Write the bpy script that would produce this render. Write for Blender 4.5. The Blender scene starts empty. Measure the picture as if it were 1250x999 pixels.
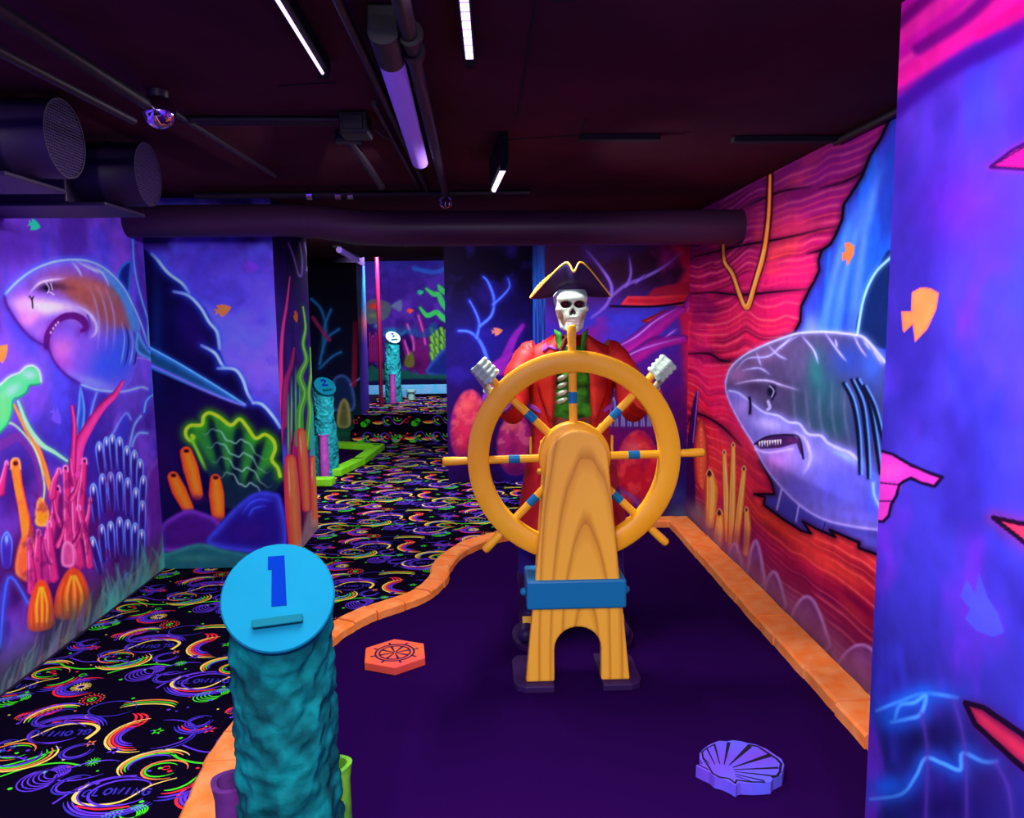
import bpy, bmesh, math, random
import numpy as np
from mathutils import Vector, Matrix

# ------------------------------------------------------------------ camera
F, CX, CY, H = 930.0, 625.0, 499.5, 1.5          # focal length in pixels of the 1250x999 frame, eye height
_VP = (593.0, 391.0)                              # vanishing point of the corridor
_y = np.array([(_VP[0]-CX)/F, (_VP[1]-CY)/F, 1.0]); _y /= np.linalg.norm(_y)
_t = F*F / -((_VP[0]-CX)*.012+(_VP[1]-CY))
_d = np.array([.012*_t/F, _t/F, 1.0]); _d -= _d.dot(_y)*_y; _d /= np.linalg.norm(_d)
_x = np.cross(_d, _y)
def ray(px, py):
    r = np.array([(px-CX)/F, (py-CY)/F, 1.0]); return np.array([r@_x, r@_y, -(r@_d)])
def onZ(px, py, z=0.0):
    r = ray(px, py); k = (z-H)/r[2]; return k*r[0], k*r[1]
def onX(px, py, X):
    r = ray(px, py); k = X/r[0]; return k*r[1], H+k*r[2]
def onY(px, py, Y):
    r = ray(px, py); k = Y/r[1]; return k*r[0], H+k*r[2]

scene = bpy.context.scene
COL = scene.collection
cam_d = bpy.data.cameras.new('camera'); cam = bpy.data.objects.new('camera', cam_d); COL.objects.link(cam)
cam_d.sensor_fit = 'HORIZONTAL'; cam_d.sensor_width = 36.0; cam_d.lens = 36.0*F/1250.0; cam_d.clip_start = .05
M4 = Matrix.Identity(4)
for r, (a, b, c) in enumerate(zip(_x, _y, -_d)): pass
W = np.array([_x, _y, -_d])                       # rows: world axes in camera frame; columns: camera axes in world
for r in range(3):
    M4[r][0] = W[r][0]; M4[r][1] = -W[r][1]; M4[r][2] = -W[r][2]
M4[2][3] = H
cam.matrix_world = M4
scene.camera = cam

# ------------------------------------------------------------------ world, lights, exposure
world = bpy.data.worlds.new('dim_hall'); scene.world = world; world.use_nodes = True
world.node_tree.nodes['Background'].inputs[0].default_value = (.30, .16, .60, 1)
world.node_tree.nodes['Background'].inputs[1].default_value = .05
scene.view_settings.view_transform = 'Standard'; scene.view_settings.look = 'None'
scene.view_settings.exposure = 0.0; scene.view_settings.gamma = 1.0
scene.view_settings.use_curve_mapping = False
scene.cycles.use_denoising = True
scene.cycles.max_bounces = 5

def area(name, loc, sx, sy, power, color, rot=(0, 0, 0)):
    l = bpy.data.lights.new(name, 'AREA'); l.shape = 'RECTANGLE'; l.size = sx; l.size_y = sy
    l.energy = power; l.color = color
    o = bpy.data.objects.new(name, l); o.location = loc; o.rotation_euler = rot; COL.objects.link(o); return o
UV = (.94, .84, 1.0)
CEIL = 2.23
# light of the tubes in view (fixtures built below), plus unseen fill lamps added
def tube_or_fill_light(x, y, z, L, power, along='Y', tilt=44, spread=136, sides=(-1, 1)):
    for s in sides:                                # tilt and spread limit direct light on the ceiling
        if along == 'Y': o = area('tube_or_fill_light', (x+s*.004, y, z), .007, L, power/2, UV, (0, s*-math.radians(tilt), 0))
        else: o = area('tube_or_fill_light', (x, y+s*.004, z), L, .007, power/2, UV, (s*math.radians(tilt), 0, 0))
        o.data.spread = math.radians(spread)
tube_or_fill_light(-.430, .95, 2.178, 1.0, 26)
tube_or_fill_light(-.044, 1.05, 2.162, 1.2, 44)
tube_or_fill_light(.062, 3.33, 2.076, .46, 44)
tube_or_fill_light(-.35, -.6, 2.13, 1.2, 104, tilt=44, spread=160)  # from here on: unseen fill lamps added to brighten walls, figure and hall
tube_or_fill_light(.40, -.6, 2.13, 1.2, 104, tilt=44, spread=160)
tube_or_fill_light(.05, -.35, 2.13, 1.2, 44, 'X', 50, 140, (1,))
tube_or_fill_light(.45, 4.80, 2.05, 1.2, 26, 'X', 40, 118, (1,))
tube_or_fill_light(-1.0, 6.3, 2.13, 1.0, 36)
tube_or_fill_light(-.9, 5.9, 2.13, .7, 50, 'X', 50, 130, (1,))
tube_or_fill_light(-1.1, 10.2, 2.42, 1.0, 110, 'X', 48, 140, (1,))

# ------------------------------------------------------------------ helpers
def lin(c):
    c = np.asarray(c, float)/255.0
    return np.where(c <= .04045, c/12.92, ((c+.055)/1.055)**2.4)
def l4(c): return tuple(float(q) for q in lin(c))+(1.0,)
def tag(o, label=None, cat=None, group=None, kind=None):
    if label: o['label'] = label
    if cat: o['category'] = cat
    if group: o['group'] = group
    if kind: o['kind'] = kind
    return o
def empty(name, loc=(0, 0, 0)):
    o = bpy.data.objects.new(name, None); o.location = loc; o.empty_display_size = .05; COL.objects.link(o); return o
_mats = {}
def mat(name, c, rough=.7, metal=0.0, c2=None, nscale=30, bump=0.0, emit=None, estr=0.0, spec=.3):
    if name in _mats: return _mats[name]
    m = bpy.data.materials.new(name); m.use_nodes = True; nt = m.node_tree; b = nt.nodes['Principled BSDF']
    b.inputs['Base Color'].default_value = l4(c); b.inputs['Roughness'].default_value = rough
    b.inputs['Metallic'].default_value = metal; b.inputs['Specular IOR Level'].default_value = spec
    if emit is not None:
        b.inputs['Emission Color'].default_value = l4(emit); b.inputs['Emission Strength'].default_value = estr
    if c2 is not None or bump:
        tc = nt.nodes.new('ShaderNodeTexCoord'); n = nt.nodes.new('ShaderNodeTexNoise')
        n.inputs['Scale'].default_value = nscale; n.inputs['Detail'].default_value = 5
        nt.links.new(tc.outputs['Object'], n.inputs['Vector'])
        if c2 is not None:
            r = nt.nodes.new('ShaderNodeValToRGB'); r.color_ramp.elements[0].position = .35; r.color_ramp.elements[1].position = .68
            r.color_ramp.elements[0].color = l4(c); r.color_ramp.elements[1].color = l4(c2)
            nt.links.new(n.outputs['Fac'], r.inputs['Fac']); nt.links.new(r.outputs['Color'], b.inputs['Base Color'])
        if bump:
            bp = nt.nodes.new('ShaderNodeBump'); bp.inputs['Strength'].default_value = bump; bp.inputs['Distance'].default_value = .01
            nt.links.new(n.outputs['Fac'], bp.inputs['Height']); nt.links.new(bp.outputs['Normal'], b.inputs['Normal'])
    _mats[name] = m
    return m
def paint_mat(name, rough=.75):
    """material that takes its pigment from the painted colour attribute of the mesh"""
    if name in _mats: return _mats[name]
    m = bpy.data.materials.new(name); m.use_nodes = True; nt = m.node_tree; b = nt.nodes['Principled BSDF']
    a = nt.nodes.new('ShaderNodeAttribute'); a.attribute_name = 'paint'
    nt.links.new(a.outputs['Color'], b.inputs['Base Color']); b.inputs['Roughness'].default_value = rough
    b.inputs['Specular IOR Level'].default_value = .03
    _mats[name] = m
    return m

def mesh_np(name, V, Q, material=None, parent=None, smooth=True, colors=None):
    """mesh from numpy arrays; V in world space, shifted to the parent's base"""
    V = np.asarray(V, np.float32); Q = np.asarray(Q, np.int32)
    me = bpy.data.meshes.new(name)
    base = np.zeros(3)
    if parent is not None:
        p = parent
        while p is not None: base += np.array(p.location); p = p.parent
    V = V - base.astype(np.float32)
    nv, nq, k = len(V), len(Q), Q.shape[1]
    me.vertices.add(nv); me.vertices.foreach_set('co', V.ravel())
    me.loops.add(nq*k); me.loops.foreach_set('vertex_index', Q.ravel())
    me.polygons.add(nq); me.polygons.foreach_set('loop_start', np.arange(0, nq*k, k, dtype=np.int32))
    me.polygons.foreach_set('use_smooth', np.full(nq, smooth))
    me.update(calc_edges=True)
    if colors is not None:
        at = me.color_attributes.new('paint', 'FLOAT_COLOR', 'POINT')
        c = np.ones((nv, 4), np.float32); c[:, :3] = colors; at.data.foreach_set('color', c.ravel())
    if material: me.materials.append(material)
    o = bpy.data.objects.new(name, me); COL.objects.link(o)
    if parent is not None: o.parent = parent
    return o

class MB:
    """collects shapes for ONE part"""
    def __init__(s): s.v = []; s.f = []
    def add(s, vs, fs):
        n = len(s.v); s.v += [tuple(map(float, q)) for q in vs]; s.f += [[n+i for i in q] for q in fs]; return s
    def box(s, c, size, rot=None):
        x, y, z = (q/2 for q in size); vs = [Vector((a*x, b*y, d*z)) for d in (-1, 1) for b in (-1, 1) for a in (-1, 1)]
        if rot is not None: vs = [rot @ q for q in vs]
        vs = [q+Vector(c) for q in vs]
        return s.add(vs, [(0, 2, 3, 1), (4, 5, 7, 6), (0, 1, 5, 4), (1, 3, 7, 5), (3, 2, 6, 7), (2, 0, 4, 6)])
    def tube(s, pts, r, n=12, caps=True, flat=(1, 1), up=None):
        P = [Vector(p) for p in pts]; R = [r]*len(P) if np.isscalar(r) else list(r); rings = []
        u = None
        for i, p in enumerate(P):
            t = (P[min(i+1, len(P)-1)]-P[max(i-1, 0)]).normalized()
            if u is None:
                a = Vector(up) if up else (Vector((0, 0, 1)) if abs(t.z) < .9 else Vector((0, 1, 0)))
                u = (a-t*a.dot(t)).normalized()
            else: u = (u-t*u.dot(t)).normalized()
            w = t.cross(u)
            rings.append([p+(u*math.cos(q)*flat[0]+w*math.sin(q)*flat[1])*R[i] for q in (2*math.pi*k/n for k in range(n))])
        return s.loft(rings, caps)
    def loft(s, rings, caps=True, closed=True):
        n = len(rings[0]); vs = [q for r in rings for q in r]; fs = []
        for i in range(len(rings)-1):
            for k in range(n if closed else n-1):
                fs.append((i*n+k, i*n+(k+1) % n, (i+1)*n+(k+1) % n, (i+1)*n+k))
        if caps: fs.append(list(range(n))[::-1]); fs.append([(len(rings)-1)*n+k for k in range(n)])
        return s.add(vs, fs)
    def lathe(s, prof, M=None, n=24, caps=True):
        M = M or Matrix.Identity(4)
        return s.loft([[M @ Vector((r*math.cos(2*math.pi*k/n), r*math.sin(2*math.pi*k/n), z)) for k in range(n)] for r, z in prof], caps)
    def prism(s, poly, t, M=None):
        """polygon in local XY, extruded from z=0 to z=t"""
        M = M or Matrix.Identity(4); n = len(poly)
        vs = [M @ Vector((a, b, 0)) for a, b in poly]+[M @ Vector((a, b, t)) for a, b in poly]
        return s.add(vs, [list(range(n))[::-1], list(range(n, 2*n))]+[(k, (k+1) % n, n+(k+1) % n, n+k) for k in range(n)])
    def grid(s, rows):
        n = len(rows[0]); vs = [q for r in rows for q in r]
        return s.add(vs, [(i*n+k, i*n+k+1, (i+1)*n+k+1, (i+1)*n+k) for i in range(len(rows)-1) for k in range(n-1)])
    def build(s, name, material, parent=None, smooth=False, bevel=0, seg=2, thick=0, sub=0, angle=35):
        me = bpy.data.meshes.new(name); base = Vector((0, 0, 0)); p = parent
        while p is not None: base += p.location; p = p.parent
        me.from_pydata([Vector(q)-base for q in s.v], [], s.f); me.update()
        bm = bmesh.new(); bm.from_mesh(me); bmesh.ops.recalc_face_normals(bm, faces=bm.faces); bm.to_mesh(me); bm.free()
        if smooth:
            me.shade_smooth()
            if not sub and angle < 180:
                try: me.set_sharp_from_angle(angle=math.radians(angle))
                except Exception: pass
        me.materials.append(material)
        o = bpy.data.objects.new(name, me); COL.objects.link(o); o.parent = parent
        if thick: md = o.modifiers.new('thickness', 'SOLIDIFY'); md.thickness = thick; md.offset = 0
        if bevel:
            md = o.modifiers.new('edge', 'BEVEL'); md.width = bevel; md.segments = seg; md.limit_method = 'ANGLE'; md.angle_limit = math.radians(40)
        if sub: md = o.modifiers.new('round', 'SUBSURF'); md.levels = sub; md.render_levels = sub
        return o
def copy_tree(o, parent=None, skip=()):
    c = o.copy(); COL.objects.link(c); c.parent = parent
    for ch in list(o.children):
        if ch.name.split('.')[0] in skip: continue
        copy_tree(ch, c, skip)
    return c

def spline(pts, n=8, closed=False):
    P = [np.array(p, float) for p in pts]; out = []; m = len(P)
    for i in range(m if closed else m-1):
        g = (lambda k: P[k % m]) if closed else (lambda k: P[min(max(k, 0), m-1)])
        a, b, c, d = g(i-1), g(i), g(i+1), g(i+2)
        for t in np.arange(n)/n:
            out.append(.5*((2*b)+(c-a)*t+(2*a-5*b+4*c-d)*t*t+(3*b-a-3*c+d)*t**3))
    if not closed: out.append(P[-1])
    return np.array(out)

def vnoise(x, y, seed=0):
    """smooth value noise"""
    xi = np.floor(x).astype(np.int64); yi = np.floor(y).astype(np.int64); fx = x-xi; fy = y-yi
    fx = fx*fx*(3-2*fx); fy = fy*fy*(3-2*fy)
    def h(a, b):
        n = (a*374761393+b*668265263+seed*974634777) & 0x7fffffff
        n = ((n ^ (n >> 13))*1274126177) & 0x7fffffff
        return ((n ^ (n >> 16)) & 0xffff)/65535.0
    return (h(xi, yi)*(1-fx)+h(xi+1, yi)*fx)*(1-fy)+(h(xi, yi+1)*(1-fx)+h(xi+1, yi+1)*fx)*fy
def fbm(x, y, seed=0, o=4):
    r = 0; a = .5; 
    for k in range(o): r = r+a*vnoise(x*2**k, y*2**k, seed+k); a *= .5
    return r/(1-.5**o)

def surface_net(f, lo, hi, h):
    """mesh of the zero level of a distance function"""
    ax = [np.arange(a, b+h, h) for a, b in zip(lo, hi)]
    X, Y, Z = np.meshgrid(*ax, indexing='ij'); val = f(X, Y, Z).astype(np.float64); ins = val < 0
    nx, ny, nz = val.shape
    acc = np.zeros((nx-1, ny-1, nz-1, 3)); cnt = np.zeros((nx-1, ny-1, nz-1))
    offs = [(i, j, k) for i in (0, 1) for j in (0, 1) for k in (0, 1)]
    sl = lambda o: tuple(slice(q, n-1+q) for q, n in zip(o, (nx, ny, nz)))
    for a in offs:
        for e in range(3):
            if a[e]: continue
            b = list(a); b[e] = 1; b = tuple(b)
            va, vb = val[sl(a)], val[sl(b)]; m = (va < 0) != (vb < 0)
            t = np.where(m, va/np.where(m, va-vb, 1), 0)
            p = np.array(a, float)[None, None, None]+np.zeros(m.shape+(3,)); p[..., e] += t
            acc += p*m[..., None]; cnt += m
    act = cnt > 0; idx = -np.ones(act.shape, np.int64); idx[act] = np.arange(act.sum())
    ijk = np.argwhere(act); V = (ijk+acc[act]/cnt[act][:, None])*h+np.array([a[0] for a in ax])
    Q = []
    for e in range(3):
        u, w = (e+1) % 3, (e+2) % 3
        s0 = [slice(1, n-1) for n in (nx, ny, nz)]; s0[e] = slice(0, (nx, ny, nz)[e]-1)
        s1 = list(s0); s1[e] = slice(1, (nx, ny, nz)[e])
        A, B = ins[tuple(s0)], ins[tuple(s1)]
        for flip, m in ((0, A & ~B), (1, ~A & B)):
            c = np.argwhere(m)
            if not len(c): continue
            c = c+np.array([0 if k == e else 1 for k in range(3)])
            def g(du, dw):
                d = c.copy(); d[:, u] += du; d[:, w] += dw; return idx[d[:, 0], d[:, 1], d[:, 2]]
            q = np.stack([g(-1, -1), g(0, -1), g(0, 0), g(-1, 0)], 1)
            Q.append(q[:, ::-1] if flip else q)
    return V, np.concatenate(Q)
def smin(a, b, k):
    h = np.clip(.5+.5*(b-a)/k, 0, 1); return b*(1-h)+a*h-k*h*(1-h)
def smax(a, b, k): return -smin(-a, -b, k)
def ell(X, Y, Z, c, r):
    q = np.sqrt(((X-c[0])/r[0])**2+((Y-c[1])/r[1])**2+((Z-c[2])/r[2])**2); return (q-1)*min(r)
def cap(X, Y, Z, a, b, ra, rb):
    a = np.array(a, float); b = np.array(b, float); d = b-a; L = max(d@d, 1e-9)
    t = np.clip(((X-a[0])*d[0]+(Y-a[1])*d[1]+(Z-a[2])*d[2])/L, 0, 1)
    return np.sqrt((X-a[0]-t*d[0])**2+(Y-a[1]-t*d[1])**2+(Z-a[2]-t*d[2])**2)-(ra+(rb-ra)*t)
def rbox(X, Y, Z, c, b, r):
    q = [np.abs(A-cc)-(bb-r) for A, cc, bb in zip((X, Y, Z), c, b)]
    return np.sqrt(sum(np.maximum(k, 0)**2 for k in q))+np.minimum(np.maximum(q[0], np.maximum(q[1], q[2])), 0)-r
# ------------------------------------------------------------------ murals: airbrushed pigment, painted wall by wall in the wall's own metres
XL, XR, YB, XC, YC = -2.0, 1.474, 4.62, -1.25, 5.49
XJ, YJ = .99, 1.86
Y1, Y2, XE, XE0 = 7.0, 5.53, .43, -.37
YD, XD, YF = 9.66, -1.60, 13.0

def sst(a, b, x):
    t = np.clip((x-a)/(b-a), 0, 1); return t*t*(3-2*t)
class Mural:
    def __init__(s, axis, const, us, vs):
        s.axis, s.c = axis, const; s.us, s.vs = np.array(us), np.array(vs)
        s.U, s.V = np.meshgrid(s.us, s.vs); s.rgb = np.zeros(s.U.shape+(3,))
    def uv(s, p):
        return np.array([onX(q[0], q[1], s.c) if s.axis == 'X' else onY(q[0], q[1], s.c) for q in np.atleast_2d(p)])
    def frame(s, pts):
        uv = s.uv(pts); lo, hi = uv.min(0), uv.max(0); c = (lo+hi)/2
        pc = np.mean(np.atleast_2d(pts), 0); e = 2.0
        m = s.uv([pc, pc+[e, 0], pc+[0, e]]); J = np.stack([(m[1]-m[0])/e, (m[2]-m[0])/e], 1)
        return uv, m[0], J, np.linalg.inv(J), lo, hi
    def win(s, lo, hi, J, pad):
        m = np.abs(J).sum(1)*pad
        a = np.searchsorted(s.us, lo[0]-m[0]); b = np.searchsorted(s.us, hi[0]+m[0])
        c = np.searchsorted(s.vs, lo[1]-m[1]); d = np.searchsorted(s.vs, hi[1]+m[1])
        return (slice(c, d), slice(a, b))
    def local(s, w, m0, Ji):
        du, dv = s.U[w]-m0[0], s.V[w]-m0[1]
        return Ji[0, 0]*du+Ji[0, 1]*dv, Ji[1, 0]*du+Ji[1, 1]*dv
    def mix(s, w, col, a, clip=None):
        if clip is not None: a = a*clip[w]
        a = np.clip(a, 0, 1)[..., None]; col = np.asarray(col, float)
        s.rgb[w] = s.rgb[w]*(1-a)+col*a
    def blob(s, x, y, rx, ry, col, a=.8, ang=0, clip=None, hard=1.0):
        R = 1.6*max(rx, ry)
        _, m0, J, Ji, lo, hi = s.frame([(x, y)]); w = s.win(lo, hi, J, R)
        X, Y = s.local(w, m0, Ji); c, d = math.cos(math.radians(ang)), math.sin(math.radians(ang))
        e = ((X*c+Y*d)/rx)**2+((Y*c-X*d)/ry)**2
        s.mix(w, col, a*np.exp(-1.6*e**hard), clip)
    def dist(s, pts, pad):
        uv, m0, J, Ji, lo, hi = s.frame(pts); w = s.win(lo, hi, J, pad)
        X, Y = s.local(w, m0, Ji); P = (Ji @ (uv-m0).T).T
        best = np.full(X.shape, 1e9); T = np.zeros(X.shape); n = len(P)-1; side = np.zeros(X.shape)
        for i in range(n):
            a, b = P[i], P[i+1]; d = b-a; L = max(d@d, 1e-9)
            t = np.clip(((X-a[0])*d[0]+(Y-a[1])*d[1])/L, 0, 1); q = (X-a[0]-t*d[0])**2+(Y-a[1]-t*d[1])**2
            m = q < best; best = np.where(m, q, best); T = np.where(m, (i+t)/n, T)
            side = np.where(m, d[0]*(Y-a[1])-d[1]*(X-a[0]), side)
        return w, np.sqrt(best), T, np.sign(side), X, Y, P
    def stroke(s, pts, wd, col, a=1.0, glow=0, gcol=None, ga=.5, taper=(1, 1), sp=True, clip=None, soft=.8):
        if sp and len(pts) > 2: pts = spline(pts, 6)
        w, D, T, S, X, Y, P = s.dist(np.array(pts, float), max(np.max(wd), 2.2*glow)+3)
        if D.size == 0: return
        tp = taper[0]+(1-taper[0])*np.clip(T*3, 0, 1); tp = tp*(taper[1]+(1-taper[1])*np.clip((1-T)*3, 0, 1))
        r = 1.2*(np.interp(T, np.linspace(0, 1, len(wd)), wd)/2 if not np.isscalar(wd) else wd/2)
        if glow: s.mix(w, gcol if gcol is not None else col, ga*tp*np.exp(-(D/glow)**2), clip)
        s.mix(w, col, a*tp*(1-sst(r-soft, r+soft, D)), clip)
    def tube(s, pts, wd, stops, a=1.0, soft=.8, light=0.0, sp=True, clip=None):
        """round tube: colour from centre to rim; light shifts the bright side"""
        if sp and len(pts) > 2: pts = spline(pts, 6)
        w, D, T, S, X, Y, P = s.dist(np.array(pts, float), np.max(wd)+3)
        if D.size == 0: return
        r = np.interp(T, np.linspace(0, 1, len(wd)), wd)/2 if not np.isscalar(wd) else wd/2+0*D
        t = np.clip(np.abs(D*S/np.maximum(r, .1)-light)/(1+abs(light)), 0, 1); k = np.linspace(0, 1, len(stops)); st = np.array(stops, float)
        col = np.stack([np.interp(t, k, st[:, j]) for j in range(3)], -1)
        al = a*(1-sst(r-soft, r+soft, D))
        if clip is not None: al = al*clip[w]
        s.rgb[w] = s.rgb[w]*(1-al[..., None])+col*al[..., None]
    def poly(s, pts, col, a=1.0, soft=1.0, sp=True, rim=None, rimw=3, rima=.8, clip=None):
        if sp: pts = spline(pts, 5, True)
        pts = np.array(pts, float); cl = np.vstack([pts, pts[:1]])
        w, D, T, S, X, Y, P = s.dist(cl, soft*2+3)
        ins = np.zeros(X.shape, bool)
        for i in range(len(P)-1):
            (x1, y1), (x2, y2) = P[i], P[i+1]
            if y1 == y2: continue
            ins ^= ((y1 > Y) != (y2 > Y)) & (X < (x2-x1)*(Y-y1)/(y2-y1)+x1)
        sd = np.where(ins, D, -D); m = sst(-soft, soft, sd)
        mask = np.zeros(s.U.shape); mask[w] = m
        if clip is not None: mask *= clip
        if col is not None: s.mix(w, col, a*m, clip)
        if rim is not None: s.mix(w, rim, rima*m*np.exp(-(sd/rimw)**2), clip)
        return mask
    def clouds(s, col, scale, a, seed=0, lo=.45, hi=.7, sx=1.0, clip=None):
        n = fbm(s.U*scale*sx, s.V*scale, seed); al = a*sst(lo, hi, n)
        if clip is not None: al = al*clip
        s.rgb = s.rgb*(1-al[..., None])+np.array(col, float)*al[..., None]
    def vgrad(s, stops):
        v = [q[0] for q in stops]; c = np.array([q[1] for q in stops], float)
        s.rgb = np.stack([np.interp(s.V, v, c[:, k]) for k in range(3)], -1)
    FISH = [(1, -.12), (.55, -.42), (.1, -.58), (-.48, -.62), (-.3, -.16), (-.78, -.36), (-.62, .02), (-.82, .36), (-.34, .16), (-.22, .66), (.3, .5), (.72, .2)]
    def fish(s, x, y, size, col, ang=0, a=1.0, flip=1, sx=1.0):
        c, d = math.cos(math.radians(ang)), math.sin(math.radians(ang))
        p = [(x+sx*size*(flip*q[0]*c-q[1]*d), y+size*(flip*q[0]*d+q[1]*c)) for q in s.FISH]
        s.poly(p, col, a, .7, sp=False)
    def finger(s, x, y, L, wd, lean=0, inside=(45, 22, 110), edge=(110, 160, 255), tip=(215, 230, 255), ga=.35):
        b = (x+lean, y+L); m = (x+lean*.4, y+L*.5)
        s.tube([(x, y+wd*.5), m, b], [wd, wd*1.25, wd*.9], [inside, inside, (60, 50, 160)], .9)
        s.stroke([(b[0]-wd*.45, b[1]), (m[0]-wd*.6, m[1]), (x-wd*.48, y+wd*.7), (x, y), (x+wd*.48, y+wd*.7), (m[0]+wd*.6, m[1]), (b[0]+wd*.45, b[1])],
                 1.3, edge, 1.0, 2.2, (60, 90, 230), ga, taper=(.15, .15), soft=.7)
        s.stroke([(x, y+wd*.5), (x+lean*.2, y+L*.3)], 1.6, (130, 160, 250), .7, 0, taper=(1, .1)); s.blob(x, y+wd*.75, wd*.28, wd*.75, tip, 1.0)
    def ctube(s, pts, wd, core, rim, mouth=(60, 10, 50), edge=None, hole=True):
        s.tube(pts, wd, [core, core, rim], 1.0, .9, light=.15)
        w0 = wd if np.isscalar(wd) else wd[0]; x, y = pts[0]
        if edge is not None: s.stroke([(x-w0*.45, y+w0*.5), (x-w0*.3, y-w0*.35), (x, y-w0*.48), (x+w0*.3, y-w0*.35), (x+w0*.45, y+w0*.5)], 1, edge, .8, 2, edge, .3)
        if hole: s.blob(x, y, w0*.3, w0*.28, mouth, 1.0, hard=2)
    def build(s, name, flipn, parent=None, gain=1.08):
        g = (1+.16*(fbm(s.U*22, s.V*22, 3, 3)-.5))[..., None]; lum = s.rgb.mean(-1, keepdims=True)
        s.rgb = np.clip(lum+(s.rgb-lum)*.96, 0, 255)/255; s.rgb = np.clip(255*s.rgb**1.1*g*gain, 0, 255)
        n, m = s.U.shape; U, V = s.U.ravel(), s.V.ravel(); C = np.full(U.shape, s.c)
        P = np.stack([C, U, V], 1) if s.axis == 'X' else np.stack([U, C, V], 1)
        i = np.arange(n*m).reshape(n, m); q = np.stack([i[:-1, :-1], i[:-1, 1:], i[1:, 1:], i[1:, :-1]], -1).reshape(-1, 4)
        if flipn: q = q[:, ::-1]
        return tag(mesh_np(name, P, q, paint_mat('mural_paint'), parent, True, lin(s.rgb).reshape(-1, 3)), kind='structure')
def ar(a, b, st): return np.linspace(a, b, max(2, int(round((b-a)/st))+1))
def cat(*a): return np.unique(np.round(np.concatenate(a), 5))
VS = lambda st: ar(0, CEIL, st)
PINK, ORG = (200, 45, 125), (250, 125, 28)

# ---- left wall: shark over a reef
M = Mural('X', XL, cat(ar(-2, 1.9, .05), ar(1.9, 2.8, .010), ar(2.8, YB, .0052)), VS(.0042))
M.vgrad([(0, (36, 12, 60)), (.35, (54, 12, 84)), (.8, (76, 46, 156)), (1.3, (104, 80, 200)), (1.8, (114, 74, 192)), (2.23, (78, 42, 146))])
M.clouds((66, 70, 220), 3.2, .6, 1, .42, .66); M.clouds((134, 80, 216), 4.1, .6, 9, .45, .7); M.clouds((44, 16, 112), 2.6, .5, 21, .5, .72)
M.blob(20, 300, 60, 40, (54, 22, 122), .6); M.blob(70, 545, 60, 50, (44, 34, 150), .5)
M.stroke([(0, 545), (22, 534), (40, 552), (50, 585), (52, 625)], 9, (118, 52, 150), .8, 8, (90, 40, 140), .4)
M.blob(22, 590, 26, 50, (38, 20, 92), .7)
M.poly([(142, 345), (146, 328), (154, 320), (161, 320), (160, 338), (157, 360)], (22, 36, 120), 1, 1.5, rim=(70, 150, 240), rimw=3)
sh = M.poly([(5, 361), (20, 345), (40, 330), (65, 320), (90, 317), (112, 320), (132, 331), (150, 350), (161, 370), (170, 390), (172, 415), (170, 432), (165, 450), (160, 465), (150, 475), (135, 478), (118, 476), (100, 470), (80, 457), (66, 441), (58, 424), (48, 419), (34, 409), (20, 392), (9, 374)], (118, 84, 202), 1, 1.2)
for b in [(30, 365, 30, 18, (168, 92, 200), .8), (75, 345, 45, 16, (128, 84, 186), .8), (120, 368, 44, 26, (150, 84, 84), 1, 35), (100, 354, 44, 16, (164, 88, 76), .95, 20), (132, 392, 22, 20, (136, 84, 104), .8), (148, 352, 16, 30, (56, 140, 190), .8, 60),
          (160, 385, 10, 30, (70, 130, 200), .8), (75, 440, 34, 28, (172, 82, 198), .9, 30), (80, 425, 24, 16, (214, 120, 190), .7), (130, 445, 34, 34, (52, 84, 226), .95), (150, 430, 20, 40, (44, 90, 214), .8), (105, 420, 24, 24, (122, 80, 206), .6),
          (60, 376, 42, 13, (205, 192, 255), .95, 6), (36, 388, 14, 22, (224, 140, 206), .9, 60), (92, 382, 20, 10, (190, 180, 255), .8, 25), (52, 404, 14, 12, (180, 120, 220), .7), (110, 466, 40, 8, (130, 160, 255), .6, 18)]:
    M.blob(*b[:4], b[4], b[5], b[6] if len(b) > 6 else 0, clip=sh)
M.poly([(76, 344), (100, 340), (122, 344), (142, 356), (154, 378), (161, 402), (150, 400), (138, 397), (120, 386), (106, 377), (88, 364)], (152, 84, 78), .75, 6, clip=sh); M.blob(118, 352, 26, 8, (176, 110, 110), .6, 20, clip=sh); M.stroke([(128, 332), (146, 350), (158, 376), (166, 400)], 9, (64, 150, 200), .6, 6, None, .4, soft=4, clip=sh)
M.blob(56, 374, 40, 10, (226, 216, 255), .8, 6, clip=sh); M.blob(30, 376, 12, 14, (236, 160, 220), .7, clip=sh); M.blob(100, 440, 12, 24, (120, 90, 220), .5, clip=sh)
M.blob(58, 350, 18, 6, (44, 22, 60), .95, -8, clip=sh); M.blob(70, 350, 22, 5, (86, 46, 70), .8, 8, clip=sh); M.blob(58, 352, 5, 5, (16, 8, 30), 1)
M.stroke([(36, 358), (48, 346), (62, 342), (80, 340)], 2.2, (214, 200, 255), .8, 4, None, .4, (.2, .1))
for p in [[(56, 345), (60, 352), (58, 358)], [(60, 356), (66, 360)], [(62, 346), (64, 354)]]: M.stroke(p, 1.1, (225, 215, 255), .8)
M.stroke([(36, 362), (39, 366), (40, 376)], 1.4, (12, 6, 30), 1); M.stroke([(39, 366), (41, 362)], 1.2, (12, 6, 30), 1)
M.stroke([(57, 424), (58, 410), (66, 396), (78, 387), (92, 386), (102, 392), (105, 400), (100, 404)], [5, 6, 6, 7, 8, 7, 4], (92, 24, 118), 1, 7, (110, 40, 150), .5)
for x, y in [(62, 406), (65, 401), (68, 397), (71, 394)]: M.blob(x, y, 1.6, 2, (240, 220, 255), .9)
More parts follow.
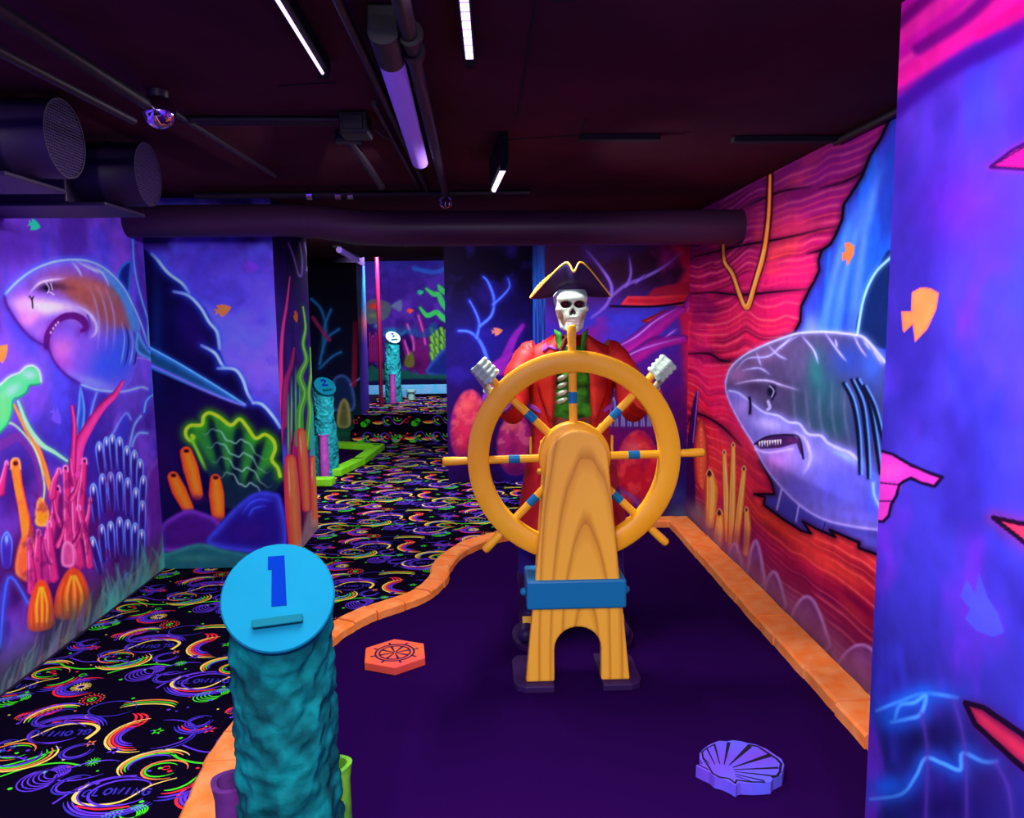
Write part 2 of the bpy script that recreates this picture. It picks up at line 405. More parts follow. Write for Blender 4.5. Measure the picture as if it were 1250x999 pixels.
M.stroke([(94, 374), (108, 382), (117, 395), (117, 406), (111, 412)], 2.6, (190, 190, 255), .85, 5, None, .35, (.2, .2))
M.stroke([(107, 385), (110, 397), (105, 408)], 2, (90, 50, 170), .8)
for k, x in enumerate((150, 155, 160, 165)): M.stroke([(x-2, 392+4*k), (x+2, 412+3*k), (x, 432+3*k), (x-3, 446)], 1.6, (26, 30, 90) if k % 2 else (120, 170, 250), .8, 0, taper=(.2, .2))
for x in (118, 128, 137): M.stroke([(x-8, 350), (x, 375), (x+3, 400), (x+1, 428)], 1.2, (150, 150, 230), .5, 2, None, .3, (.1, .1))
for p in [[(88, 320), (96, 330), (100, 338)], [(105, 322), (118, 330), (128, 333)], [(118, 326), (128, 338), (133, 350)], [(92, 318), (110, 328), (122, 334)]]: M.stroke(p, 1.4, (170, 190, 255), .8, 2, None, .3, (.3, .1))
M.stroke([(5, 361), (20, 345), (40, 330), (65, 320), (90, 317), (112, 320), (132, 331), (150, 350), (161, 370), (172, 395), (180, 420)], 2.0, (140, 182, 255), .95, 5, (90, 130, 255), .5)
M.stroke([(5, 361), (9, 374), (20, 392), (34, 409), (48, 419), (58, 424), (66, 441), (80, 457), (100, 470)], 2.2, (70, 24, 130), .7, 4, None, .35)
M.stroke([(100, 470), (118, 476), (135, 478), (152, 478), (172, 473), (180, 475)], 1.8, (130, 170, 255), .9, 3, None, .4)
M.poly([(168, 405), (176, 420), (186, 431), (200, 436), (200, 448), (180, 438), (166, 428)], (36, 92, 140), .9, 2, rim=(110, 190, 255))
M.stroke([(168, 437), (182, 440), (200, 452)], 1.6, (140, 130, 220), .8)
for p in [[(162, 292), (164, 325), (170, 355), (180, 388)], [(181, 390), (181, 410), (182, 424)], [(178, 300), (180, 340)], [(186, 450), (188, 480)], [(176, 503), (179, 489), (187, 482)]]: M.stroke(p, 1.8, (110, 170, 255), .9, 4, (50, 90, 230), .5)
M.poly([(98, 472), (104, 500), (100, 530), (92, 530), (95, 500)], (30, 70, 170), .9, 1.5, rim=(120, 180, 255)); M.stroke([(118, 480), (112, 500), (110, 515)], 2, (110, 150, 250), .7, 3, None, .3)
M.stroke([(132, 540), (152, 506), (160, 512)], 1.6, (110, 150, 250), .8, 3, None, .3); M.poly([(138, 540), (152, 508), (158, 520), (150, 545)], (48, 60, 190), .7, 2)
for p in [[(158, 545), (164, 520), (172, 508)], [(161, 545), (168, 530), (180, 529)]]: M.stroke(p, 1.6, (120, 175, 255), .8, 3, None, .4)
M.poly([(180, 640), (176, 600), (184, 572), (200, 566), (200, 690), (182, 690)], (92, 36, 140), .8, 4, rim=(130, 90, 200))
# corals of the left wall
for q in [(84, 640, 46, 70, (112, 16, 84), .8), (40, 690, 50, 50, (92, 18, 70), .7), (10, 600, 22, 40, (60, 20, 110), .6), (145, 620, 40, 80, (50, 22, 120), .8), (120, 720, 60, 40, (84, 18, 96), .6)]: M.blob(*q)
M.tube([(150, 466), (140, 482), (124, 498), (108, 522), (96, 546), (90, 580), (86, 640)], [4, 8, 10, 12, 14, 16, 20], [(214, 66, 150), PINK, (120, 20, 96)], 1, light=-.3)
M.tube([(88, 496), (91, 520), (90, 548), (88, 575)], [4, 6, 7, 10], [(220, 70, 140), (190, 40, 120), (120, 20, 90)], 1)
for j, (xs, L) in enumerate([([(121, 540), (130, 534), (137, 531), (146, 534), (155, 545), (164, 550), (171, 561), (175, 581)], 40), ([(114, 591), (125, 579), (135, 577), (146, 577), (156, 584), (166, 596), (174, 612)], 46), ([(113, 656), (124, 641), (135, 637), (146, 632), (156, 635), (165, 639), (173, 647)], 44)]):
    for i, (x, y) in enumerate(xs): M.finger(x, y, L, 6.5 if i not in (0,) else 7.5, 4-i*.8+(6 if (j, i) == (2, 0) else 0))
M.tube([(17, 494), (30, 520), (44, 545), (54, 572), (62, 600)], [3, 6, 9, 9, 6], [ORG, (250, 150, 40), (170, 70, 60)], 1)
M.stroke([(22, 490), (34, 520), (50, 542), (66, 552), (82, 563)], [2, 4, 5, 4, 2], (150, 236, 170), .9, 5, (70, 170, 150), .5)
M.stroke([(0, 520), (14, 517), (32, 533), (46, 556), (54, 590), (53, 610)], 2.2, (170, 220, 150), .8, 4, (120, 90, 160), .4)
g = M.poly([(-14, 482), (0, 469), (12, 460), (24, 455), (32, 448), (41, 447), (48, 454), (50, 468), (44, 471), (37, 472), (33, 480), (24, 486), (17, 489), (16, 502), (10, 518), (0, 530), (-14, 540)], (72, 226, 124), 1, 1.2, rim=(20, 90, 110), rimw=2.5)
M.blob(36, 458, 12, 8, (150, 255, 190), .9, clip=g); M.blob(14, 476, 18, 9, (150, 255, 186), .8, -40, clip=g); M.blob(4, 500, 10, 22, (120, 250, 120), .7, clip=g)
M.stroke([(0, 470), (12, 460), (24, 455), (32, 448), (41, 447), (48, 454), (50, 466)], 1.6, (190, 255, 200), .9, 3, None, .4)
M.ctube([(19, 566), (22, 590), (28, 620), (34, 652)], [13, 11, 12, 16], (250, 130, 40), (190, 50, 60), (70, 20, 30), (255, 190, 120))
M.poly([(44, 640), (45, 616), (50, 608), (58, 620), (60, 640)], (250, 140, 30), 1, 2, rim=(255, 190, 90)); M.poly([(20, 700), (24, 665), (34, 648), (44, 670), (44, 710)], (216, 96, 50), .95, 3, rim=(250, 150, 60))
for pts, wd, hole in [([(80, 572), (82, 610), (84, 660), (92, 690)], [7, 10, 14, 18], 1), ([(70, 597), (66, 630), (58, 665), (52, 705)], [8, 11, 16, 24], 1), ([(103, 563), (101, 590), (98, 620), (100, 650)], [7, 9, 12, 18], 1), ([(72, 575), (66, 590), (64, 606)], [6, 8, 10], 0), ([(110, 610), (108, 630), (102, 650)], [3, 5, 9], 0), ([(8, 565), (4, 585), (0, 600)], [4, 8, 14], 0), ([(47, 650), (46, 680), (44, 710)], [6, 12, 18], 0), ([(90, 600), (92, 640), (98, 690)], [5, 9, 14], 0), ([(60, 640), (62, 670), (66, 705)], [6, 10, 14], 0), ([(36, 660), (38, 690), (40, 720)], [5, 9, 14], 0), ([(96, 620), (106, 660), (110, 690)], [5, 8, 10], 0)]:
    M.ctube(pts, wd, (190, 44, 112), (112, 20, 92), (50, 8, 50), (250, 150, 210), bool(hole)); M.stroke([(q[0]-.32*w_, q[1]) for q, w_ in zip(pts, np.interp(np.linspace(0, 1, len(pts)), np.linspace(0, 1, len(wd)), wd))], 1.3, (246, 130, 190), .7, 2, None, .3, (.5, .1))
for x, y, w in [(8, 650, 11), (156, 700, 12)]: M.finger(x, y, 40, w, 0, (60, 40, 160), (90, 140, 255), (120, 170, 255))
for x, y, L_, dx in [(66, 612, 30, -7), (78, 640, 26, 8), (96, 585, 24, 9), (54, 660, 26, -8), (100, 640, 26, 10), (86, 560, 30, -4)]: M.tube([(x, y), (x-dx*.3, y+L_*.5), (x-dx, y+L_)], [3, 5, 8], [(226, 90, 150), (176, 36, 108), (100, 16, 84)], 1, 1.2, light=-.3)
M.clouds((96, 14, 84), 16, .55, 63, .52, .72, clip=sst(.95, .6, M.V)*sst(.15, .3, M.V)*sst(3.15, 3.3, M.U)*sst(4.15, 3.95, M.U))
M.poly([(76, 690), (76, 668), (82, 661), (90, 668), (90, 690)], (190, 70, 130), .9, 2, rim=(240, 150, 200)); M.stroke([(0, 790), (10, 706), (34, 736)], 2, (60, 110, 240), .7, 5, None, .4)
M.clouds((96, 24, 110), 5, .4, 33, .5, .75, clip=sst(.75, .3, M.V))
for x, y, rx, ry in [(50, 742, 15, 34), (89, 728, 21, 34)]:
    b = M.poly([(x-rx*.9, y+ry*.8), (x-rx, y), (x-rx*.5, y-ry*.75), (x, y-ry), (x+rx*.6, y-ry*.75), (x+rx, y), (x+rx*.9, y+ry*.7)], (236, 104, 34), 1, 1.5, rim=(190, 50, 50), rimw=4)
    for k in (-.6, -.15, .3, .7): M.stroke([(x+k*rx*.3, y-ry*.85), (x+k*rx, y-ry*.1), (x+k*rx*.95, y+ry*.7)], 2.4, (196, 70, 30), .8, 2, None, .4, clip=b)
    for k in (-.35, .1, .5): M.stroke([(x+k*rx*.3, y-ry*.7), (x+k*rx, y-ry*.1), (x+k*rx*.9, y+ry*.5)], 2.2, (255, 170, 40), .8, 2, None, .4, clip=b)
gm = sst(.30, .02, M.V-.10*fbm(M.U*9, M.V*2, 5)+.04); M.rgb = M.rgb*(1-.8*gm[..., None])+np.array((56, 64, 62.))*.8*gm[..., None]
rr = random.Random(4)
for k in range(70):
    u = rr.uniform(0, 200); y = 853-.78*u+rr.uniform(-20, 6); M.stroke([(u, y+10), (u+rr.uniform(2, 7), y-rr.uniform(6, 18)), (u+rr.uniform(6, 16), y-rr.uniform(16, 40))], [4, 3, .6], rr.choice([(70, 130, 116), (110, 108, 112), (96, 84, 120), (70, 112, 120), (120, 120, 96)]), .5, soft=1.5)
for k in range(22):
    u = rr.uniform(120, 205); y = 853-.78*u; M.stroke([(u, y+6), (u+rr.uniform(-4, 6), y-18), (u+rr.uniform(-6, 12), y-rr.uniform(30, 60))], [7, 4, .6], (70, 160, 140), .55, soft=2)
for x, y in [(-40, 720), (-62, 690), (-85, 715), (-110, 700), (-190, 760), (-215, 735)]: M.ctube([(x, y), (x+6, y+50), (x+4, y+110)], [9, 13, 18], (190, 44, 112) if x > -100 else (236, 110, 34), (112, 20, 92), (50, 8, 50), (250, 150, 210))
for i in range(7): M.finger(-150+i*11, 560+abs(i-3)*9, 60, 9, 3-i)
M.fish(-90, 400, 17, (255, 140, 66), -10); M.fish(-210, 330, 16, (40, 216, 156), 15)
M.fish(41, 275, 11, (40, 216, 156), 20, sx=.8); M.fish(0, 433, 17, (255, 140, 66), -40, sx=.8); M.fish(68, 508, 14, (118, 92, 220), 50, .6, sx=.7); M.fish(120, 262, 14, (116, 60, 200), 40, .4)
mural_left = M

# ---- return wall facing the camera: dark rock, clam and orange tubes
M = Mural('Y', YB, ar(XL, XC, .0047), VS(.0047))
M.vgrad([(0, (30, 20, 70)), (.6, (36, 22, 110)), (1.2, (118, 106, 222)), (1.75, (106, 92, 214)), (1.92, (84, 64, 178)), (1.98, (44, 22, 90)), (2.23, (40, 18, 84))])  # dark top band paints the round duct's shadow into the wall colour
M.clouds((96, 116, 236), 4, .5, 3, .45, .68); M.clouds((140, 96, 216), 5, .5, 13, .45, .7); M.clouds((66, 54, 176), 3, .5, 23, .5, .75)
rk = M.poly([(170, 300), (187, 312), (205, 334), (224, 348), (232, 360), (250, 377), (262, 400), (268, 428), (275, 448), (290, 453), (300, 470), (309, 492), (326, 500), (343, 524), (352, 560), (352, 700), (170, 700)], (17, 10, 62), 1, 3, sp=False)
M.blob(225, 385, 20, 30, (30, 16, 96), .8, clip=rk); M.blob(240, 410, 24, 30, (46, 20, 110), .6, clip=rk); M.blob(262, 500, 60, 30, (30, 10, 72), .8, clip=rk); M.blob(200, 560, 30, 60, (46, 12, 84), .7, clip=rk); M.blob(192, 400, 9, 90, (18, 60, 130), .5, clip=rk)
for p in [[(185, 310), (192, 317), (205, 333), (222, 346), (231, 358)], [(212, 356), (230, 361), (245, 376), (255, 393), (265, 406), (268, 426)], [(246, 422), (262, 431), (270, 444), (274, 449)], [(266, 450), (286, 451), (296, 463), (302, 480), (309, 492)], [(309, 492), (320, 494), (333, 508), (342, 522)]]:
    M.stroke(p, 3.0, (160, 214, 255), 1, 6, (54, 100, 240), .6, (.5, .6))
M.poly([(170, 410), (182, 424), (215, 442), (260, 469), (299, 494), (285, 492), (250, 478), (210, 461), (170, 440)], (26, 84, 118), .95, 2, rim=(60, 150, 210), rimw=4)
M.stroke([(182, 424), (215, 442), (260, 469), (299, 494)], 1.6, (110, 200, 250), .9, 4, (40, 120, 200), .5)
M.stroke([(185, 446), (215, 460), (255, 479), (280, 489), (298, 495)], 1.5, (130, 120, 230), .9, 3, None, .3)
def c4(p): return [(180+a/4.54, 480+b/4.54) for a, b in p]
cl = M.poly(c4([(245, 245), (215, 215), (240, 180), (300, 175), (312, 130), (345, 110), (400, 135), (460, 178), (510, 145), (550, 185), (600, 250), (650, 230), (695, 260), (708, 310), (690, 370), (720, 410), (740, 480), (700, 560), (560, 640), (420, 620), (330, 440), (270, 290)]), (20, 44, 62), .95, 2)
for p in [[(290, 190), (330, 300), (380, 420)], [(440, 190), (445, 340), (440, 470)], [(570, 260), (555, 400), (520, 520)], [(350, 130), (380, 200), (400, 300)], [(680, 290), (640, 400), (590, 500)]]:
    M.stroke(c4(p), [16, 12, 5], (48, 150, 50), .75, 5, (36, 120, 60), .5, (1, .1), soft=5, clip=cl)
for p in [[(345, 130), (370, 250), (420, 420)], [(510, 160), (500, 300), (480, 470)], [(630, 250), (600, 380), (560, 480)]]: M.stroke(c4(p), [8, 6, 3], (14, 24, 44), .8, 4, None, .5, soft=3, clip=cl)
for y0 in (190, 265, 345, 430):
    x0 = 300+(y0-190)*.38; M.stroke(c4([(x0+i*(27-(y0-190)*.02), y0+20+i*4+(-20 if i % 6 in (2, 3, 4) else 14)+i*i*.55) for i in range(0, 15)]), 1.4, (150, 220, 180), .6, 1.5, None, .2, (.2, .1), clip=cl)
M.stroke(c4([(246, 236), (256, 246), (238, 262), (215, 240), (214, 205), (240, 180), (300, 176), (312, 130), (345, 110), (400, 135), (462, 178), (510, 145), (550, 185), (598, 250), (650, 230), (695, 260), (708, 310), (690, 370), (722, 415), (735, 462)]), 3.4, (170, 255, 40), 1, 7, (70, 190, 20), .7)
M.stroke(c4([(245, 258), (285, 340), (322, 425)]), 3, (120, 220, 40), .8, 4, None, .5, (1, .3))
for p, w in [([(214, 330), (240, 420), (275, 560)], [15, 19, 15]), ([(142, 466), (175, 540), (225, 640)], [14, 18, 14]), ([(376, 478), (382, 560), (392, 680)], [13, 19, 16])]:
    q = c4(p); M.tube(q, w, [(250, 132, 34), (240, 110, 24), (196, 50, 40)], 1, 1, light=-.1); M.blob(q[0][0]+.5, q[0][1]-2, 4, 3, (50, 10, 30), 1, hard=2); M.blob(q[-1][0], q[-1][1]+6, 16, 8, (70, 16, 80), .7)
pr_ = M.poly(c4([(60, 800), (90, 720), (210, 652), (300, 662), (400, 720), (420, 840), (60, 880)]), (70, 22, 118), .95, 3, rim=(128, 62, 190), rimw=5)
M.poly(c4([(330, 830), (400, 730), (480, 640), (590, 556), (690, 552), (745, 600), (760, 860), (500, 880)]), (38, 22, 122), .97, 3, rim=(66, 86, 220), rimw=7)
for p in [[(520, 680), (560, 620), (620, 590), (700, 600)], [(560, 690), (590, 640), (660, 625)]]: M.stroke(c4(p), 2, (70, 100, 230), .6, 6, (50, 60, 200), .5, (.1, .1))
M.blob(300, 650, 30, 14, (60, 20, 120), .6); M.poly([(170, 690), (190, 640), (194, 580), (190, 570), (204, 690)], (60, 60, 180), .4, 5, sp=False)
M.poly([(170, 682), (205, 675), (243, 664), (275, 672), (310, 678), (352, 690), (352, 720), (170, 720)], (30, 100, 104), .95, 3, rim=(60, 160, 140), rimw=4, rima=.6); M.blob(240, 682, 40, 6, (66, 140, 120), .5)
M.blob(330, 688, 24, 14, (44, 26, 110), .7)
M.fish(271, 379, 12, (255, 132, 62), -12); M.fish(305, 326, 12, (124, 66, 206), 12, .9); M.fish(332, 441, 11, (110, 84, 224), 20, .7)
mural_return = M

# ---- narrow wall behind it, facing the aisle
M = Mural('X', XC, ar(YB, YC, .009), VS(.005))
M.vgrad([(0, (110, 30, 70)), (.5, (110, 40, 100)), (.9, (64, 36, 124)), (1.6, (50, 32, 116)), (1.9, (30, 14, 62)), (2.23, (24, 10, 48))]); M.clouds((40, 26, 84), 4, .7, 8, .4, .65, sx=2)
for p, w, c in [([(354, 338), (350, 372), (345, 405), (343, 450), (345, 520)], [2, 4, 5, 6, 8], (206, 66, 140)), ([(359, 425), (356, 445), (349, 470), (347, 520)], [3, 6, 8, 8], (150, 46, 110))]: M.tube(p, w, [c, c, (90, 20, 80)], 1)
for x, y in [(346, 505), (357, 492), (363, 520), (360, 528), (353, 525)]: M.tube([(x, y), (x-2, y+30), (x-4, y+70)], [3, 4, 6], [(190, 56, 120), (150, 36, 100), (90, 20, 80)], 1)
for x, y in [(352, 480), (356, 460), (361, 448), (366, 450)]: M.stroke([(x, y), (x, y+50), (x, y+80)], 1.6, (90, 230, 120), .8, 2, (40, 160, 110), .4, (.2, .2))
for p, w in [([(370, 375), (373, 400), (370, 420), (374, 440), (366, 460), (372, 480), (366, 505), (366, 540)], [1.5, 3, 4, 5, 7, 6, 8, 9]), ([(379, 425), (380, 455), (377, 480), (379, 505), (375, 545)], [1.5, 3, 4, 6, 8])]:
    M.stroke(p, w, (70, 180, 60), .9, 4, (50, 130, 80), .4); M.stroke(p, 1.4, (150, 255, 100), .9)
M.stroke([(386, 480), (384, 520), (383, 560)], [3, 7, 8], (50, 180, 160), .9, 3, None, .3)
for p in [[(352, 297), (358, 312), (364, 334), (368, 336), (369, 318), (366, 297)], [(372, 297), (376, 318), (375, 330)]]: M.stroke(p, 1.2, (170, 160, 230), .7, 2, None, .3)
M.blob(347, 560, 5, 22, (60, 90, 220), .8, hard=2)
for p, w in [([(368, 528), (370, 560), (374, 620)], [10, 13, 10]), ([(355, 562), (357, 610), (361, 670)], [14, 20, 16]), ([(382, 560), (383, 590), (384, 640)], [7, 11, 9])]:
    M.tube(p, w, [(255, 130, 74), (240, 96, 62), (190, 40, 80)], 1, light=-.2); M.stroke([(p[0][0]-w[0]*.2, p[0][1]), (p[1][0]-w[1]*.15, p[1][1])], 1.6, (255, 200, 150), .7, taper=(.2, .1))
M.poly([(363, 670), (372, 640), (378, 622), (384, 636), (392, 630), (392, 670), (362, 690)], (150, 140, 130), .8, 3)
M.fish(361, 386, 9, (255, 110, 40), 75, sx=.5)
mural_aisle = M

# ---- right wall: wreck planks, torn hole and the big shark
M = Mural('X', XR, cat(ar(-2, 2.3, .05), ar(2.3, 3.6, .0056), ar(3.6, Y2, .011)), VS(.0046))
U, V = M.U, M.V
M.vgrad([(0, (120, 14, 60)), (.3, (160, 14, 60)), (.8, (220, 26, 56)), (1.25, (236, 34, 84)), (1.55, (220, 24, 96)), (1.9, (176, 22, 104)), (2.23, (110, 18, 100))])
wv = V*1.0+.10*(vnoise(U*1.0, V*.6, 4)-.5)+.070*(vnoise(U*3.0, V*2.0, 14)-.5)+.020*(vnoise(U*7, V*6, 15)-.5)
ph = wv*15; fr = ph-np.floor(ph); band = fbm(U*1.2+np.floor(ph)*7.3, np.floor(ph)*3.1+0*U, 61, 2)
M.rgb = M.rgb*(1-.75*(sst(.2, .55, fr)*sst(1, .6, fr)*sst(.35, .6, band))[..., None])+np.array((110, 4, 66.))*.75*(sst(.2, .55, fr)*sst(1, .6, fr)*sst(.35, .6, band))[..., None]
ln = np.exp(-((fr-.12)/.10)**2)*sst(.2, .5, fbm(U*2.0, wv*24, 71, 2)); M.rgb = M.rgb*(1-.62*ln[..., None])+np.array((255, 120, 120.))*.62*ln[..., None]
ln = np.exp(-((fr-.62)/.075)**2)*sst(.32, .6, fbm(U*1.6+9, wv*21, 75, 2)); M.rgb = M.rgb*(1-.6*ln[..., None])+np.array((255, 80, 92.))*.6*ln[..., None]
M.clouds((255, 90, 60), 3.4, .6, 17, .5, .74, sx=.3); M.clouds((110, 8, 80), 3.2, .6, 27, .52, .75, sx=.3); M.clouds((250, 30, 120), 3.6, .4, 37, .5, .75, sx=.3)
M.blob(885, 570, 60, 60, (255, 90, 44), .45); M.blob(960, 640, 90, 26, (255, 90, 40), .7, 28); M.blob(1010, 690, 70, 16, (255, 84, 50), .6, 30)
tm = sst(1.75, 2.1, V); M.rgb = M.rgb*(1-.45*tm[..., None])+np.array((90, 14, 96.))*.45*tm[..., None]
for p in [[(836, 318), (870, 308), (905, 300), (960, 290), (1020, 276)], [(836, 360), (868, 357), (905, 360), (950, 356), (995, 352)], [(838, 432), (865, 432), (880, 440), (895, 442)], [(838, 520), (850, 505), (880, 520), (905, 545)], [(1000, 230), (1030, 222), (1060, 205), (1075, 182)], [(985, 310), (1005, 305), (1018, 300)], [(905, 255), (950, 235), (990, 228)]]: M.stroke(p, 2.0, (24, 4, 28), .95, 5, (70, 4, 50), .5, (.3, .2))
hole = M.poly([(1088, 140), (1076, 168), (1062, 190), (1052, 216), (1038, 238), (1030, 250), (1028, 268), (1021, 285), (1014, 298), (1003, 306), (999, 318), (1000, 330), (994, 344), (988, 354), (978, 374), (977, 392), (970, 406), (955, 418), (1000, 470), (1100, 480), (1180, 400), (1180, 80)], (36, 70, 184), 1, 1.0, sp=False)
M.clouds((30, 110, 226), 3.0, .7, 41, .42, .66, sx=2.5, clip=hole); M.clouds((64, 54, 190), 3.5, .6, 47, .5, .7, sx=2, clip=hole)
for p in [[(1060, 240), (1035, 320), (1020, 400)], [(1045, 250), (1020, 330), (1005, 400)], [(1075, 200), (1055, 290), (1040, 400)]]: M.stroke(p, [10, 6, 12], (110, 170, 250), .45, 8, (80, 130, 240), .4, (.2, .6), soft=5, clip=hole)
M.blob(990, 400, 14, 20, (150, 190, 255), .6, clip=hole); M.poly([(1046, 410), (1056, 360), (1072, 326), (1090, 310), (1100, 420)], (14, 40, 96), .95, 2, clip=hole); M.stroke([(1046, 412), (1054, 366), (1068, 334), (1088, 314)], 2.4, (150, 220, 255), .95, 4, None, .4)
M.stroke([(1088, 140), (1076, 168), (1062, 190), (1052, 216), (1038, 238), (1030, 250), (1028, 268), (1021, 285), (1014, 298), (1003, 306), (999, 318), (1000, 330), (994, 344), (988, 354), (978, 374), (977, 392), (970, 406), (950, 420)], 2.6, (12, 4, 24), 1, 5, (40, 0, 40), .5, sp=False)
M.stroke([(883, 286), (884, 318), (894, 334), (902, 358), (909, 374), (914, 372), (922, 345), (932, 310), (938, 265), (940, 214)], 6.5, (60, 6, 30), .9, 5, None, .4)
M.stroke([(883, 286), (884, 318), (894, 334), (902, 358), (909, 374), (914, 372), (922, 345), (932, 310), (938, 265), (940, 214)], [3, 4, 4, 4, 5, 4, 4, 3, 2], (255, 146, 58), 1); M.stroke([(884, 320), (895, 338), (904, 360), (911, 373), (921, 345), (932, 305)], 1.6, (255, 200, 90), .8)
def c5(p): return [(880+a/3.443, 390+b/3.443) for a, b in p]
tr = M.poly(c5([(165, 560), (215, 690), (225, 735), (140, 735), (185, 748), (180, 780), (260, 840), (340, 890), (378, 900), (345, 850), (400, 880), (480, 915), (458, 885), (580, 938), (580, 962), (760, 1030), (760, 700), (300, 560)]), (72, 66, 170), 1, 1, sp=False)
M.blob(960, 600, 24, 18, (96, 80, 180), .7, clip=tr); M.blob(1040, 655, 60, 10, (110, 110, 230), .7, 15, clip=tr); M.stroke(c5([(255, 715), (235, 800)]), 2, (190, 190, 255), .8); M.stroke(c5([(328, 780), (315, 850)]), 2, (190, 190, 255), .7); M.stroke(c5([(440, 850), (425, 900)]), 1.5, (40, 40, 110), .8)
M.stroke(c5([(165, 590), (215, 690), (225, 735), (140, 735), (185, 748), (180, 780), (260, 840), (340, 890), (378, 900), (345, 850), (400, 880), (480, 915), (458, 885), (580, 938), (580, 962), (660, 990), (760, 1030)]), 2.4, (14, 4, 30), 1, 5, (60, 4, 40), .5, sp=False)
sk = M.poly(c5([(20, 255), (40, 205), (100, 150), (190, 105), (270, 75), (330, 58), (440, 53), (560, 65), (610, 85), (680, 160), (780, 300), (800, 600), (760, 870), (660, 885), (550, 870), (430, 840), (330, 780), (240, 690), (180, 610), (140, 530), (90, 450), (42, 360), (20, 300)]), (118, 108, 196), 1, 1)
M.poly(c5([(35, 300), (75, 312), (120, 347), (180, 392), (240, 407), (285, 434), (330, 442), (365, 484), (420, 492), (450, 522), (500, 547), (540, 562), (590, 600), (640, 640), (800, 700), (800, 40), (300, 30), (0, 150), (0, 300)]), (80, 70, 112), .95, 2.5, sp=False, clip=sk)
for b in [(60, 230, 80, 60, (164, 116, 172), .9), (190, 150, 120, 50, (140, 100, 150), .9, -20), (330, 180, 130, 110, (96, 84, 128), .95), (430, 300, 110, 160, (42, 96, 112), .95), (400, 210, 40, 110, (40, 130, 120), .7), (310, 350, 90, 90, (66, 64, 100), .9), (480, 440, 110, 90, (40, 76, 96), .95, 20),
          (540, 170, 110, 110, (44, 74, 170), .9), (640, 200, 70, 130, (60, 110, 220), .8), (620, 420, 90, 180, (34, 62, 140), .9), (150, 285, 70, 30, (70, 50, 90), .8, 10), (260, 290, 60, 40, (74, 58, 96), .6),
          (90, 370, 50, 60, (168, 140, 226), .95, 40), (200, 440, 90, 40, (192, 184, 255), .9, 10), (230, 600, 90, 70, (196, 130, 226), .9), (300, 570, 40, 60, (190, 150, 240), .7), (400, 590, 110, 70, (136, 132, 240), .95, 20), (500, 700, 160, 130, (96, 96, 226), .95), (520, 570, 90, 26, (150, 190, 255), .9, 28), (330, 720, 90, 60, (112, 100, 220), .7, 35), (640, 780, 90, 100, (84, 84, 216), .9), (560, 830, 130, 30, (120, 110, 230), .8, 5), (640, 700, 30, 120, (70, 110, 226), .7)]:
    q = c5([b[:2]])[0]; M.blob(q[0], q[1], b[2]/3.443, b[3]/3.443, b[4], b[5], b[6] if len(b) > 6 else 0, clip=sk)
for k in range(9): M.stroke(c5([(300+k*28, 250+12*(k % 3)), (312+k*26, 400+10*(k % 2)), (330+k*27, 480+k*8)]), 3, (36, 84, 100) if k % 2 else (86, 120, 140), .35, 4, None, .2, (.1, .1), clip=sk)
M.stroke(c5([(35, 300), (75, 310), (120, 345), (180, 390), (240, 405), (285, 432), (330, 440), (365, 482), (420, 490), (450, 520), (500, 545), (540, 560), (575, 590)]), 2.6, (196, 200, 255), .8, 6, (150, 150, 250), .5)
for p in [[(60, 220), (110, 165), (200, 155), (270, 100), (330, 68)], [(90, 215), (160, 205), (210, 235)], [(200, 110), (240, 150), (280, 170)], [(150, 140), (170, 200)], [(340, 70), (390, 130), (410, 190)], [(440, 60), (490, 130), (530, 180)], [(480, 80), (490, 120)], [(560, 70), (585, 120), (615, 160)], [(600, 90), (630, 130)], [(230, 130), (265, 105), (300, 70)], [(640, 130), (680, 190)]]: M.stroke(c5(p), 1.7, (200, 200, 255), .75, 3, (150, 150, 240), .35, (.2, .1))
M.stroke(c5([(20, 262), (40, 205), (100, 150), (190, 105), (270, 75), (330, 58), (440, 53), (560, 65), (610, 85), (690, 180)]), 2.0, (190, 200, 255), .95, 4, None, .4)
M.stroke(c5([(20, 262), (22, 300), (42, 360), (90, 450), (140, 530), (180, 610), (240, 690), (330, 780), (430, 840), (550, 870), (690, 888)]), 2.0, (180, 170, 250), .85, 3, None, .3)
M.stroke(c5([(60, 272), (130, 258), (200, 258), (250, 275), (330, 298)]), 1.8, (210, 200, 250), .8, 3, None, .3, (.3, .1))
M.blob(*c5([(212, 300)])[0], 6, 9, (20, 14, 40), 1, 15, hard=2); M.stroke(c5([(205, 280), (222, 300), (214, 325)]), 1.2, (200, 200, 250), .8); M.stroke(c5([(230, 312), (214, 340)]), 1.6, (16, 10, 36), 1); M.stroke(c5([(198, 345), (206, 370), (196, 380)]), 3, (190, 190, 240), .8)
M.stroke(c5([(120, 330), (124, 360), (122, 395)]), 2.2, (12, 8, 30), 1, 3, (60, 40, 90), .5)
M.poly(c5([(142, 522), (200, 492), (300, 486), (330, 505), (345, 580), (332, 560), (318, 520), (250, 540), (165, 545)]), (64, 26, 84), .95, 1, sp=False); M.blob(*c5([(300, 510)])[0], 10, 4, (120, 40, 110), .6)
for k in range(9): x = 158+k*11; M.poly(c5([(x, 512-k*.8), (x+8, 511-k*.8), (x+5, 542-k*2)]), (240, 236, 255), 1, .5, sp=False)
M.stroke(c5([(140, 525), (200, 492), (300, 486), (332, 506), (346, 585)]), 1.8, (20, 8, 40), .95); M.stroke(c5([(300, 470), (350, 500), (375, 560), (370, 610), (345, 650)]), 3, (196, 190, 255), .7, 5, None, .4, (.2, .1)); M.stroke(c5([(145, 545), (200, 560), (300, 545)]), 2, (214, 190, 255), .6, 3, None, .3)
